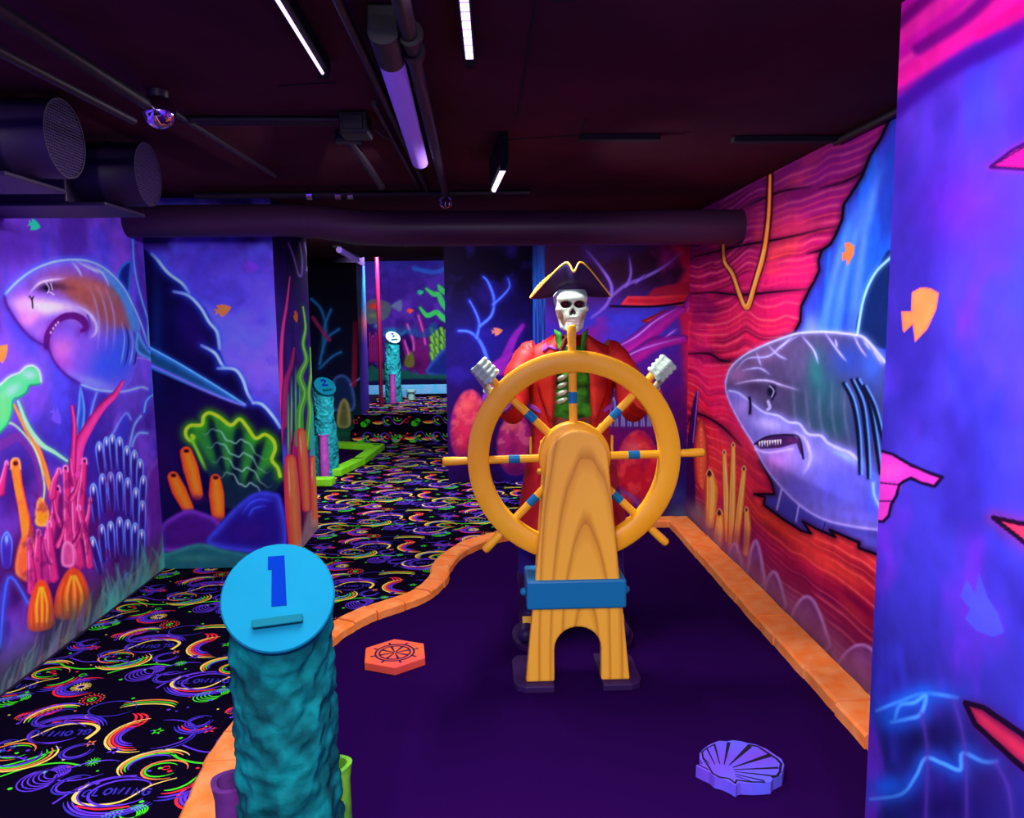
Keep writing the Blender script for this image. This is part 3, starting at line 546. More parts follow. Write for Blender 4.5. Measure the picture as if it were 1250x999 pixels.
for k, p in enumerate([[(515, 270), (550, 340), (572, 450), (580, 560), (582, 650)], [(548, 255), (590, 350), (608, 480), (616, 600), (618, 668)], [(572, 252), (620, 350), (645, 480), (660, 590), (668, 650)], [(600, 280), (640, 360), (670, 470), (690, 560)]]): M.stroke(c5(p), [3, 4, 4, 3, 2], (10, 14, 40), .95, 3, (20, 40, 90), .4); M.stroke(c5([(a+12, b) for a, b in p]), 1.4, (100, 170, 250), .75, 2, None, .3)
M.stroke(c5([(640, 690), (645, 740), (668, 790)]), 2.4, (150, 200, 255), .8, 4, None, .4)
# reef at the foot of the right wall
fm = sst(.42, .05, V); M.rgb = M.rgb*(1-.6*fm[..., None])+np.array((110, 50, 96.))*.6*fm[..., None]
M.stroke([(851, 480), (848, 500), (843, 560), (842, 640)], [2, 6, 10, 12], (60, 14, 90), .95, 3, (90, 30, 120), .4); M.stroke([(852, 478), (850, 500), (846, 540)], 1.2, (190, 130, 220), .8)
o1 = M.poly([(850, 590), (847, 550), (851, 520), (856, 511), (861, 522), (865, 560), (862, 600)], (240, 96, 60), 1, 1, rim=(150, 20, 50), rimw=3)
for k in range(24): M.blob(849+(k*7) % 14, 522+k*3.1, 1.3, 2.4, (255, 150, 90) if k % 2 else (190, 40, 60), .9, clip=o1)
for p, w in [([(884, 552), (886, 600), (888, 660)], [5, 8, 8]), ([(895, 543), (894, 600), (892, 670)], [5, 9, 10]), ([(908, 572), (904, 610), (897, 672)], [6, 9, 10]), ([(866, 578), (868, 600), (866, 640)], [10, 17, 13]), ([(878, 626), (877, 650), (874, 676)], [9, 14, 11]), ([(911, 622), (912, 645), (910, 676)], [6, 10, 8])]:
    M.tube(p, w, [(255, 196, 96), (252, 142, 46), (180, 62, 50)], 1, light=-.15); M.blob(p[0][0], p[0][1], w[0]*.36, w[0]*.5, (70, 20, 30), 1, hard=2)
    for k in (-.25, .22): M.stroke([(p[0][0]+k*w[0], p[0][1]+4), (p[1][0]+k*w[1], p[1][1]), (p[2][0]+k*w[2], p[2][1])], 1.0, (255, 220, 130), .8, taper=(.4, .1))
    M.stroke([(p[0][0]-w[0]*.45, p[0][1]+2), (p[0][0], p[0][1]-w[0]*.55), (p[0][0]+w[0]*.45, p[0][1]+2)], 1.0, (255, 210, 150), .8)
M.blob(848, 630, 14, 20, (104, 150, 130), .9); M.blob(862, 655, 14, 14, (140, 136, 100), .8); M.blob(905, 660, 26, 20, (120, 30, 90), .5)
for x, y, rx, ry in [(896, 686, 11, 24), (922, 686, 10, 28), (944, 720, 13, 24), (984, 760, 24, 34), (1050, 815, 34, 30), (1100, 850, 30, 40)]:
    b = M.poly([(x-rx, y+ry), (x-rx*.8, y-ry*.2), (x-rx*.2, y-ry*.9), (x+rx*.4, y-ry*.8), (x+rx, y+ry*.2), (x+rx*1.1, y+ry)], (110, 50, 110), .75, 3, rim=(226, 190, 250), rimw=3, rima=.9); M.blob(x, y-ry*.3, rx*.5, ry*.5, (150, 100, 180), .5, clip=b)
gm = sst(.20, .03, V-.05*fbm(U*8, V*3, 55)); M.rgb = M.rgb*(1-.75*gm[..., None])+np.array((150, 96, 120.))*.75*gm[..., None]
M.poly([(1031, 297), (1037, 296), (1043, 301), (1042, 311), (1036, 322), (1034, 324), (1033, 316), (1028, 319), (1028, 309), (1032, 308)], (255, 124, 62), 1, .7, sp=False)
mural_right = M

# ---- near right wall section
M = Mural('X', XJ, cat(ar(-2, .9, .06), ar(.9, 1.2, .010), ar(1.2, YJ, .0030)), VS(.0031))
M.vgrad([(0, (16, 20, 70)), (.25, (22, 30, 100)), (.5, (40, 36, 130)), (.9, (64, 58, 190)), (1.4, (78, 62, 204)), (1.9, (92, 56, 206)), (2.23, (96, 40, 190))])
M.clouds((130, 44, 214), 3.4, .6, 51, .45, .68, sx=1.6); M.clouds((62, 70, 222), 3.6, .6, 57, .45, .68, sx=1.6); M.clouds((44, 30, 140), 2.6, .6, 53, .52, .72)
M.blob(1170, 250, 60, 60, (134, 30, 214), .5); M.blob(1110, 130, 22, 60, (110, 70, 220), .6)
pk = M.poly([(1080, 130), (1110, 108), (1160, 72), (1215, 40), (1262, 24), (1300, 0), (1300, -200), (1050, -200)], (220, 14, 170), 1, 6, sp=False)
for p, c, w in [([(1090, 100), (1140, 70), (1210, 10), (1250, -30)], (255, 30, 160), 22), ([(1090, 120), (1150, 85), (1220, 48), (1270, 20)], (150, 20, 150), 10), ([(1090, 50), (1130, 20), (1180, -20)], (255, 40, 170), 14), ([(1095, 30), (1140, -10)], (120, 0, 120), 10), ([(1090, 84), (1150, 40), (1200, -10)], (255, 60, 170), 5), ([(1120, 60), (1180, 20), (1230, -30)], (110, 0, 130), 12), ([(1200, 42), (1250, 10)], (240, 10, 140), 14)]: M.stroke(p, w, c, .75, w*.7, None, .4, soft=5, clip=pk)
M.stroke([(1088, 140), (1130, 104), (1180, 72), (1230, 48), (1280, 20)], 16, (64, 8, 140), .7, 14, None, .5, soft=7)
M.poly([(1208, 204), (1235, 184), (1300, 150), (1300, 212), (1240, 206)], (250, 20, 140), .95, 2, sp=False); M.stroke([(1300, 150), (1235, 184), (1209, 204), (1240, 206), (1300, 210)], 3.5, (50, 8, 90), .95, 6, (200, 20, 140), .4, sp=False, soft=1.6); M.stroke([(1220, 198), (1250, 180), (1290, 160)], 2, (60, 8, 100), .8)
M.poly([(1113, 357), (1124, 351), (1136, 352), (1146, 358), (1143, 378), (1132, 402), (1117, 418), (1114, 396), (1104, 406), (1102, 404), (1100, 380), (1112, 380)], (255, 150, 78), 1, .7, sp=False, rim=(255, 110, 110), rimw=2)
q = M.poly([(1066, 548), (1090, 554), (1110, 566), (1135, 578), (1150, 583), (1140, 594), (1125, 590), (1112, 584), (1103, 588), (1098, 600), (1090, 612), (1086, 630), (1078, 638), (1066, 636)], (240, 60, 190), .95, 1, sp=False); M.blob(1085, 575, 20, 12, (255, 100, 190), .7, clip=q)
M.stroke([(1060, 546), (1090, 555), (1112, 568), (1136, 578), (1150, 583), (1141, 594), (1125, 590), (1112, 584), (1103, 588), (1098, 592), (1094, 606), (1088, 616), (1085, 630), (1078, 637), (1060, 636)], 3, (26, 6, 50), .95, 2, None, .4, sp=False); M.stroke([(1060, 588), (1098, 592)], 1.5, (40, 6, 60), .9); M.stroke([(1060, 612), (1090, 612)], 1.5, (40, 6, 60), .8)
M.poly([(1212, 632), (1240, 640), (1300, 652), (1300, 700), (1240, 652)], (240, 60, 80), .95, 2, sp=False); M.stroke([(1300, 650), (1240, 638), (1212, 632), (1240, 654), (1300, 704)], 5, (30, 4, 40), .95, 12, (190, 40, 110), .4, sp=False)
M.poly([(1195, 700), (1206, 730), (1218, 748), (1226, 772), (1212, 778), (1192, 770), (1178, 756), (1184, 744), (1172, 728), (1180, 708), (1190, 724)], (78, 86, 232), .9, 1.5, sp=False)
M.blob(1130, 900, 70, 40, (16, 14, 70), .8); M.blob(1090, 880, 26, 20, (20, 70, 170), .9); M.blob(1085, 960, 30, 18, (20, 90, 200), .9); M.blob(1150, 985, 60, 30, (24, 10, 80), .7); M.blob(1210, 930, 40, 50, (50, 10, 84), .6)
for p in [[(1070, 868), (1100, 856), (1130, 847), (1168, 852)], [(1092, 882), (1098, 862), (1116, 858), (1130, 850), (1124, 872), (1108, 878), (1088, 882)], [(1062, 976), (1100, 970), (1118, 948), (1130, 926), (1150, 932), (1172, 940), (1175, 920), (1200, 930), (1216, 930)]]: M.stroke(p, 4, (90, 190, 255), .85, 13, (30, 110, 230), .65, (.4, .4), soft=2)
for p in [[(1125, 872), (1132, 920), (1130, 1000)], [(1165, 856), (1178, 915), (1180, 1000)], [(1215, 932), (1230, 960), (1236, 1000)]]: M.stroke(p, 3, (90, 60, 170), .5, 6, None, .3, soft=2)
M.poly([(1178, 858), (1200, 866), (1250, 902), (1310, 940), (1310, 985), (1240, 930), (1195, 892)], (216, 44, 76), .95, 3, sp=False, rim=(120, 20, 60), rimw=6); M.stroke([(1310, 936), (1250, 898), (1200, 864), (1178, 858), (1190, 884), (1240, 930), (1310, 990)], 6, (24, 4, 36), .95, 8, (90, 16, 90), .4, sp=False)
mural_near = M

# ---- dark wall behind the figure, far half
M = Mural('Y', Y1, ar(XE0, XE, .0075), VS(.0075))
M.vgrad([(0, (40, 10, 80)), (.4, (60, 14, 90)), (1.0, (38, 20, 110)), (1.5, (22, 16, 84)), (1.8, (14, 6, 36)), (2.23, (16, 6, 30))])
M.clouds((50, 34, 160), 4, .6, 81, .45, .7); M.blob(605, 420, 50, 40, (46, 34, 170), .6); M.blob(620, 370, 60, 30, (28, 12, 84), .6)
for p, w in [([(595, 440), (590, 425), (582, 412), (572, 405), (560, 404)], [4, 3, 2]), ([(582, 412), (585, 395), (580, 380), (573, 367)], [3, 2, 1]), ([(586, 398), (600, 385), (603, 365), (596, 345), (590, 338)], [3, 2.6, 1.4]), ([(602, 372), (615, 360), (622, 350), (620, 340)], [2.4, 2, 1])]:
    M.stroke(p, w, (86, 130, 250), .9, 4, (40, 60, 220), .5)
for p, w in [([(610, 452), (620, 430), (628, 412), (638, 398)], [10, 8, 4]), ([(600, 450), (612, 442), (624, 432)], [10, 8, 4]), ([(596, 448), (612, 452), (640, 440)], [6, 10, 8])]: M.stroke(p, w, (170, 40, 190), .85, 6, (110, 30, 150), .5, soft=2)
def egg(M, x, y, rx, ry, c=(232, 50, 92), c2=(250, 110, 116), seed=1):
    b = M.poly([(x+rx*math.cos(t)*(1-.12*math.sin(-t)), y+ry*math.sin(t)) for t in np.arange(12)*math.pi/6], c, .97, 2.5, rim=(150, 30, 120), rimw=5, rima=.7)
    M.clouds(c2, 16, .6, seed, .5, .7, clip=b); M.clouds((150, 20, 110), 13, .5, seed+5, .55, .72, clip=b); M.blob(x-rx*.2, y-ry*.6, rx*.6, ry*.25, (255, 130, 110), .7, clip=b); M.blob(x, y+ry*.85, rx*.9, ry*.35, (90, 14, 100), .7, clip=b)
egg(M, 574, 522, 24, 46, seed=3); egg(M, 629, 542, 22, 38, (206, 46, 120), (255, 120, 160), seed=4)
M.blob(570, 575, 40, 14, (50, 12, 90), .7); M.fish(606, 405, 8, (255, 150, 110), -5, .9)
mural_dark = M
# ---- near half of that wall
M = Mural('Y', Y2, ar(XE, XR, .0056), VS(.0056))
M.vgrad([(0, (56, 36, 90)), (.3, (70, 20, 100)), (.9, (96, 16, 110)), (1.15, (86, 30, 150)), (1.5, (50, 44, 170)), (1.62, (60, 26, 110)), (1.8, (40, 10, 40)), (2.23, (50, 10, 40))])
M.clouds((40, 30, 130), 3.4, .35, 91, .5, .7); M.clouds((136, 16, 110), 3, .75, 95, .46, .68)
M.blob(790, 400, 50, 24, (60, 60, 196), .8); M.poly([(755, 388), (800, 374), (810, 374), (790, 410), (765, 440), (740, 430)], (56, 52, 186), .6, 8)
M.poly([(820, 300), (846, 296), (850, 520), (842, 520), (836, 420), (828, 380), (826, 350), (836, 330)], (190, 20, 70), .9, 6, sp=False); M.blob(842, 430, 12, 60, (226, 30, 90), .7)
M.poly([(758, 372), (766, 362), (800, 362), (846, 358), (846, 372), (800, 374)], (176, 24, 50), .95, 1.5, sp=False, rim=(220, 60, 60)); M.poly([(790, 362), (798, 352), (815, 348), (846, 344), (846, 360)], (150, 20, 50), .9, 2, sp=False); M.stroke([(745, 374), (800, 374), (846, 368)], 2.4, (16, 4, 30), .95)
M.poly([(782, 392), (800, 384), (812, 378), (820, 384), (800, 394), (792, 396)], (230, 50, 50), .95, 1, sp=False, rim=(60, 8, 40))
for p, w in [([(722, 388), (738, 375), (746, 360), (745, 345), (732, 325), (715, 305)], [3, 3, 3, 2]), ([(744, 364), (764, 348), (784, 340), (810, 326), (834, 306)], [3, 3.4, 3, 2]), ([(764, 350), (770, 335), (768, 312)], [3, 2.4, 1.2]), ([(776, 346), (788, 334)], [2, 1])]: M.stroke(p, w, (130, 100, 200), .75, 4, (70, 40, 140), .4, (.6, .2))
for p, w in [([(730, 436), (760, 428), (790, 408), (815, 388), (832, 378)], [16, 20, 22, 18, 10]), ([(740, 452), (775, 436), (800, 420), (835, 414)], [12, 18, 18, 10]), ([(838, 372), (848, 352), (850, 346)], [8, 4, 2])]: M.tube(p, w, [(176, 30, 150), (140, 20, 140), (80, 20, 120)], .95, 2, light=.3)
for p in [[(745, 428), (775, 412), (800, 392), (828, 376)], [(740, 452), (760, 438), (790, 424), (835, 412)], [(812, 412), (826, 402)], [(838, 382), (848, 360), (850, 346)], [(734, 490), (760, 470), (820, 455)]]: M.stroke(p, 1.6, (196, 130, 230), .85, 3, (150, 60, 200), .4, (.2, .2))
M.blob(770, 495, 30, 34, (40, 44, 110), .8)
for k in range(8): x = 738+k*8; M.stroke([(x, 520), (x-1, 490+(k % 3)*6), (x+3, 478+(k % 3)*8), (x+5, 500), (x+5, 520)], 1.6, (150, 170, 220), .8, 2, (70, 90, 170), .4)
egg(M, 779, 580, 30, 54, (222, 36, 60), (255, 90, 80), seed=7); egg(M, 690, 580, 30, 46, seed=9); M.stroke([(759, 600), (775, 610), (790, 640)], 2, (120, 100, 210), .6, 4, None, .4); M.blob(830, 600, 16, 26, (50, 40, 130), .8)
M.blob(832, 630, 22, 18, (104, 140, 150), .8); M.blob(825, 605, 20, 14, (70, 70, 150), .7); M.blob(800, 640, 40, 8, (60, 60, 120), .6); M.blob(690, 360, 30, 50, (20, 8, 50), .7)
mural_back = M
M = Mural('X', XE, ar(Y2, Y1, .05), VS(.02)); M.vgrad([(0, (40, 14, 90)), (1.2, (40, 90, 190)), (1.8, (30, 90, 180)), (2.23, (20, 20, 70))]); M.clouds((30, 20, 90), 3, .6, 5, .45, .6, sx=3); mural_edge = M
# ---- dark wall at the far left and the mural at the end of the hall
M = Mural('Y', YD, ar(-2.9, XD, .012), VS(.011))
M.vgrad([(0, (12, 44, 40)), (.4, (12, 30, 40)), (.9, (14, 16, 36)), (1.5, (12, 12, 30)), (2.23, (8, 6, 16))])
for p in [[(380, 365), (392, 378), (398, 400), (396, 420)], [(404, 378), (396, 400), (394, 430)], [(390, 450), (405, 436), (416, 430)], [(390, 445), (398, 415), (414, 402)]]: M.stroke(p, 2.4, (30, 90, 130), .8, 4, (16, 50, 90), .5)
M.stroke([(382, 388), (394, 405), (402, 415)], 3.5, (110, 30, 70), .8, 3, None, .3); M.poly([(404, 480), (408, 462), (420, 458), (430, 470), (432, 500), (404, 500)], (18, 34, 64), .9, 2, rim=(60, 90, 150)); M.stroke([(428, 470), (442, 460)], 2, (120, 120, 180), .6)
M.poly([(412, 520), (414, 496), (420, 487), (426, 496), (427, 520)], (70, 76, 40), .9, 2, rim=(140, 130, 70)); M.blob(418, 530, 20, 10, (20, 70, 40), .8); M.stroke([(434, 395), (433, 440), (432, 470)], 5, (110, 20, 40), .7, 3, None, .3)
M.blob(436, 360, 8, 80, (24, 8, 22), .8)
mural_far_dark = M
M = Mural('X', XD, ar(YD, 10.35, .03), VS(.012)); M.vgrad([(0, (60, 60, 180)), (.6, (90, 70, 200)), (1.2, (90, 60, 180)), (1.5, (190, 110, 130)), (1.7, (60, 130, 190)), (2.0, (60, 150, 200)), (2.23, (60, 90, 190))]); mural_far_edge = M
M = Mural('Y', YF, ar(-2.9, .6, .0125), ar(.3, 2.5, .0125))
M.vgrad([(.3, (30, 70, 100)), (.6, (30, 90, 90)), (.75, (40, 20, 80)), (1.1, (44, 12, 84)), (1.5, (62, 28, 136)), (2.1, (86, 48, 178)), (2.5, (60, 56, 180))]); M.clouds((120, 66, 220), 3, .5, 8, .48, .7); M.clouds((46, 24, 130), 2.4, .5, 18, .5, .7)
def c6(p): return [(430+a/3.99, 310+b/3.99) for a, b in p]
M.poly(c6([(70, 240), (110, 220), (170, 235), (190, 262), (170, 310), (120, 335), (70, 335)]), (90, 110, 120), .9, 1.5); M.blob(*c6([(105, 255)])[0], 9, 5, (240, 60, 50), .95); M.blob(*c6([(105, 300)])[0], 9, 4, (120, 150, 80), .8); M.poly(c6([(190, 250), (240, 225), (236, 280), (200, 265)]), (110, 140, 170), .8, 1.5)
M.blob(*c6([(120, 350)])[0], 5, 4, (60, 190, 190), .8); M.fish(*c6([(330, 188)])[0], 5, (40, 210, 150)); M.fish(*c6([(280, 278)])[0], 5, (255, 90, 70))
for p in [[(360, 170), (395, 195), (420, 200), (440, 240), (470, 275)], [(330, 262), (365, 300), (410, 285), (440, 310), (470, 330)], [(420, 155), (440, 180), (470, 190)]]: M.stroke(c6(p), [2, 5, 5, 6, 6], (70, 226, 110), .95, 3, (40, 150, 110), .4)
for p in [[(265, 340), (290, 400), (310, 450), (310, 540)], [(320, 295), (340, 360), (350, 420)], [(250, 420), (265, 470), (290, 520)], [(340, 430), (335, 480), (330, 540)], [(365, 450), (360, 500), (340, 560)]]: M.stroke(c6(p), [3, 5, 8, 12], (120, 24, 120), .95, 2, (190, 80, 190), .4)
M.blob(*c6([(310, 540)])[0], 14, 10, (80, 10, 90), .8); M.blob(*c6([(270, 370)])[0], 12, 6, (40, 130, 190), .6); M.blob(*c6([(190, 370)])[0], 12, 4, (40, 140, 190), .7); M.poly(c6([(255, 545), (262, 495), (285, 475), (300, 500), (298, 550)]), (110, 120, 50), .95, 1.5)
for k in range(14): x, y = 385+(k % 4)*24, 365+(k//4)*40+(k % 2)*10; M.tube(c6([(x, y), (x+12, y+40)]), 6, [(170, 230, 90), (110, 190, 70), (40, 110, 80)], .95, 1)
for p in [[(268, 345), (296, 420), (300, 470)], [(322, 300), (345, 380), (356, 440)], [(100, 400), (110, 470)], [(120, 390), (122, 480)], [(255, 425), (275, 490)]]: M.stroke(c6(p), 1.4, (220, 110, 220), .8, 1.5, None, .4)
M.poly(c6([(150, 400), (165, 370), (200, 362), (230, 380), (262, 372), (240, 400)]), (40, 130, 180), .8, 1.5); M.poly(c6([(260, 385), (300, 365), (345, 380), (380, 340), (410, 335), (412, 370), (350, 410)]), (36, 90, 170), .7, 1.5)
M.poly(c6([(360, 580), (410, 500), (450, 460), (480, 455), (480, 590)]), (30, 50, 150), .95, 1.5, rim=(70, 120, 230))
for k in range(7): x = 85+k*9; M.tube(c6([(x, 385+(k % 3)*15), (x+4, 520)]), [3, 5], [(190, 50, 150), (130, 20, 110), (80, 10, 90)], .95, 1)
M.poly(c6([(60, 600), (90, 545), (130, 560), (240, 565), (330, 590), (480, 590), (480, 625), (60, 625)]), (26, 100, 90), .95, 2); M.poly(c6([(60, 625), (480, 615), (480, 700), (60, 700)]), (26, 20, 80), .9, 2)
M.stroke(c6([(300, 70), (340, 80), (400, 90), (460, 70)]), 4, (50, 110, 220), .7, 4, None, .4)
mural_far = M
# ------------------------------------------------------------------ room shell
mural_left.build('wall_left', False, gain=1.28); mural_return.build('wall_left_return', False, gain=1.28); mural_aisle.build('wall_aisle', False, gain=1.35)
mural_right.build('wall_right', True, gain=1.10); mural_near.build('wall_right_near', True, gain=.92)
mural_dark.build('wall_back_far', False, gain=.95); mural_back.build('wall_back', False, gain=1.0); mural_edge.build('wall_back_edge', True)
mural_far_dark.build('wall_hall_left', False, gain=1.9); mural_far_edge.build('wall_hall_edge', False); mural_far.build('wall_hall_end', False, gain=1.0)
DARK = mat('black_wall_paint', (30, 18, 52), .85)
def struct(name, mb, m, **k): return tag(mb.build(name, m, **k), kind='structure')
def quadwall(name, a, b, z0=0.0, z1=CEIL, m=DARK):
    struct(name, MB().add([(a[0], a[1], z0), (b[0], b[1], z0), (b[0], b[1], z1), (a[0], a[1], z1)], [(0, 1, 2, 3)]), m)
quadwall('wall_near_end', (XJ, YJ), (XR, YJ)); quadwall('wall_rear', (-2.0, -2.0), (XJ, -2.0))
quadwall('wall_aisle_back', (XC, YC), (-2.9, YC)); quadwall('wall_hall_side', (-2.9, YC), (-2.9, YF), 0, 2.55)
quadwall('wall_back_side', (XE0, Y1), (XE0, YF), 0, 2.55); quadwall('wall_hall_return', (XD, 10.35), (-2.9, 10.35), 0, 2.55)
ceil_m = mat('dark_ceiling_paint', (70, 32, 42), .9, c2=(56, 26, 34), nscale=3, bump=.15, spec=.05)
mb = MB()
for x0, x1, y0, y1, z in [(-3, 1.6, -2.05, 8.9, CEIL), (-3, .6, 8.9, 13.1, 2.5)]: mb.add([(x0, y0, z), (x1, y0, z), (x1, y1, z), (x0, y1, z)], [(0, 1, 2, 3)])
mb.add([(-3, 8.9, CEIL), (.6, 8.9, CEIL), (.6, 8.9, 2.5), (-3, 8.9, 2.5)], [(0, 1, 2, 3)])
ceiling = struct('ceiling', mb, ceil_m)
seam_m = mat('ceiling_joint_shadow_gap', (8, 4, 10), .9)
for i, pts in enumerate([[(655, 0), (632, 140)], [(672, 0), (700, 0)], [(600, 172), (705, 165)], [(340, 105), (410, 100)], [(706, 165), (716, 145)]]):
    a, b = (onZ(*p, z=CEIL-.001) for p in pts)
    MB().tube([(a[0], a[1], CEIL), (b[0], b[1], CEIL)], .004, 6).build('joint', seam_m, ceiling)
carpet_m = mat('black_carpet', (10, 6, 20), .95, c2=(15, 8, 30), nscale=400, bump=.2, spec=0.0)
floor = struct('floor', MB().add([(-3, -2.05, 0), (1.6, -2.05, 0), (1.6, 9.4, 0), (-3, 9.4, 0)], [(0, 1, 2, 3)]), carpet_m)
quadwall('baseboard_left', (XL+.006, -2), (XL+.006, YB), 0, .012)

# ------------------------------------------------------------------ neon print of the carpet
NEON = {k: mat('carpet_print_'+k, c, .85, spec=0.0) for k, c in dict(green=(70, 240, 40), red=(250, 44, 62), orange=(255, 140, 64), yellow=(255, 232, 96), violet=(104, 62, 216), blue=(62, 54, 176)).items()}
NK = list(NEON)
class Print:
    def __init__(s): s.st = []                     # (colour, Nx2 centre line, widths)
    def line(s, c, pts, w): s.st.append((NK.index(c), np.array(pts, float), w))
    def arc(s, c, x, y, rx, ry, a0, a1, w, rot=0, n=18, taper=True):
        t = np.radians(np.linspace(a0, a1, n)); p = np.stack([rx*np.cos(t), ry*np.sin(t)], 1); q = math.radians(rot)
        p = p @ np.array([[math.cos(q), math.sin(q)], [-math.sin(q), math.cos(q)]])+[x, y]
        k = np.linspace(0, 1, n); ww = w*(np.minimum(1, np.minimum(k, 1-k)*4+.25)) if taper else np.full(n, w)
        s.line(c, p, ww)
    def comet(s, x, y, r, a0, a1, cols, gap, w, rot=0, sq=1.0):
        for i, c in enumerate(cols): s.arc(c, x-i*gap*.25, y, r-i*gap, (r-i*gap)*sq, a0+i*7, a1-i*4, w, rot)
    def loops(s, c, x, y, r, n, dx, dy, w, sq=.8):
        for i in range(n): s.arc(c, x+dx*i, y+dy*i, r*(1-.07*i), r*sq*(1-.07*i), 0, 360, w, 20, 20, False)
    def star(s, c, x, y, r, rot=0):
        for k in range(5):
            a = math.radians(rot+72*k); s.line(c, [(x, y), (x+r*math.cos(a), y+r*math.sin(a))], np.array([r*.75, r*.05]))
    def burst(s, c, x, y, r0, r1, n, w):
        for k in range(n): a = 2*math.pi*k/n; s.line(c, [(x+r0*math.cos(a), y+r0*math.sin(a)), (x+r1*math.cos(a), y+r1*math.sin(a))], np.array([w, w*.6]))
    def dot(s, c, x, y, r): s.line(c, [(x-r, y), (x, y), (x+r, y)], np.array([r*.9, 2*r, r*.9]))
    GL = {'G': [[(.9, .8), (.5, 1), (.1, .75), (.1, .25), (.5, 0), (.9, .2), (.9, .5), (.55, .5)]], 'L': [[(.15, 1), (.15, 0), (.8, 0)]], 'O': [[(.5, 1), (.1, .7), (.1, .3), (.5, 0), (.9, .3), (.9, .7), (.5, 1)]], 'W': [[(.0, 1), (.25, 0), (.5, .7), (.75, 0), (1, 1)]], 'I': [[(.5, 1), (.5, 0)]], 'N': [[(.1, 0), (.1, 1), (.9, 0), (.9, 1)]]}
    def text(s, c, x, y, h, sgn=1):
        for i, ch in enumerate('GLOWING'):
            for q in s.GL[ch]:
                s.line(c, [(x+sgn*((i-3.5)*h*.88+a*h*.72), y+sgn*((b-.5)*h+.2*h*math.sin(i*.55))) for a, b in q], np.full(len(q), h*.2))
TX, TY = .80, .76
pt = Print()
def motif(ox, oy, fl):
    s = pt; f = fl
    s.text('blue', ox, oy, .036, f); s.arc('violet', ox+.01*f, oy, .10, .07, 30, 330, .009, 0); s.arc('violet', ox-.01*f, oy+.005, .115, .08, 60, 280, .006)
    s.comet(ox+.05*f, oy+.155*f, .115, 20 if f > 0 else 200, 215 if f > 0 else 395, ['yellow', 'orange', 'green', 'violet'], .014, .009, 10, .75)
    s.arc('orange', ox+.10*f, oy+.12*f, .075, .055, 0, 300, .008); s.arc('green', ox+.09*f, oy+.12*f, .055, .04, 40, 330, .007); s.dot('green', ox+.08*f, oy+.13*f, .007); s.dot('red', ox+.12*f, oy+.11*f, .008); s.dot('violet', ox+.05*f, oy+.115*f, .007)
    s.line('yellow', spline([(ox-.12*f, oy+.05*f), (ox-.13*f, oy-.02*f), (ox-.07*f, oy-.06*f), (ox+.03*f, oy-.05*f), (ox+.09*f, oy+.03*f), (ox+.16*f, oy+.07*f)], 5), np.linspace(.016, .004, 26)[:26])
    s.line('red', spline([(ox-.10*f, oy-.065*f), (ox-.02*f, oy-.085*f), (ox+.07*f, oy-.075*f)], 6), .008)
for ox, oy, f in [(.20, .15, 1), (.61, .53, -1)]: motif(ox, oy, f)
pt.loops('green', .26, .02, .055, 5, .009, .007, .005); pt.loops('violet', .70, .23, .06, 6, .008, .009, .005, 1.0)
for i in range(8): pt.arc('red', .40+.011*i, .66+.006*i, .022+.002*i, .032+.002*i, -60, 250, .006, -30)
pt.burst('violet', .40, .655, .010, .016, 9, .006); pt.burst('orange', .40, .655, .02, .024, 12, .005)
pt.comet(.13, .50, .13, 100, 285, ['yellow', 'orange', 'red', 'violet', 'violet'], .016, .009, 0, .9); pt.star('green', .17, .52, .024, 15)
pt.arc('violet', .17, .50, .14, .10, -80, 95, .006); pt.arc('blue', .16, .49, .16, .115, -85, 80, .006)
pt.line('green', spline([(.25, .40), (.33, .33), (.44, .30), (.56, .335), (.66, .41)], 7), .009); pt.line('violet', spline([(.30, .42), (.40, .37), (.52, .38), (.60, .35)], 6), .007)
pt.burst('red', .60, .02, .028, .036, 15, .009); pt.burst('orange', .60, .02, .042, .048, 17, .007); pt.arc('green', .60, .02, .015, .015, 0, 360, .006); pt.dot('yellow', .60, .02, .005)
pt.burst('yellow', .50, .13, .014, .040, 18, .005); pt.arc('violet', .50, .13, .012, .012, 0, 360, .005); pt.comet(.50, .13, .10, 40, 300, ['red', 'violet', 'violet', 'blue'], .017, .010, 20, .8)
pt.burst('green', .03, .33, .006, .026, 14, .004); pt.star('red', .36, .52, .026, 30); pt.star('violet', .07, .40, .027, 0); pt.star('orange', .76, .45, .022, 50); pt.star('blue', .48, .43, .022, 10)
pt.arc('green', .45, .24, .014, .012, 0, 360, .005); pt.arc('red', .30, .28, .012, .01, 0, 360, .005); pt.arc('violet', .04, .28, .10, .05, 20, 300, .007, 20); pt.arc('blue', .72, .70, .09, .06, 0, 340, .006)
for i, c in enumerate(['green', 'red', 'violet', 'blue']): pt.arc(c, .36, .22, .07+.018*i, .06+.016*i, 200, 300, .009, 60)
for i, c in enumerate(['yellow', 'green', 'orange']): pt.arc(c, .05, .68+.016*i, .12, .05, 20, 150, .008)
for i, c in enumerate(['red', 'red', 'red']): pt.arc(c, .0+.012*i, .60, .05+.01*i, .06, -60, 70, .009)
for x, y, r in [(.53, .64, .075), (.03, .20, .06), (.74, .40, .055), (.30, .58, .05), (.46, .45, .045)]:
    for i in range(2): pt.arc('violet' if i else 'blue', x, y, r-.012*i, (r-.012*i)*.85, 20+40*i, 350, .007, 25)
for i in range(3):
    pt.arc(['violet', 'violet', 'blue'][i], .20, .15, .135+.012*i, .105+.011*i, 200, 330, .008); pt.arc(['violet', 'violet', 'blue'][i], .61, .53, .135+.012*i, .105+.011*i, 20, 150, .008)
    pt.arc(['green', 'yellow', 'violet'][i], .53, .64, .09+.014*i, .085+.013*i, 60, 200, .009); pt.arc(['red', 'violet', 'blue'][i], .30, .58, .06+.013*i, .06+.013*i, 200, 330, .008)
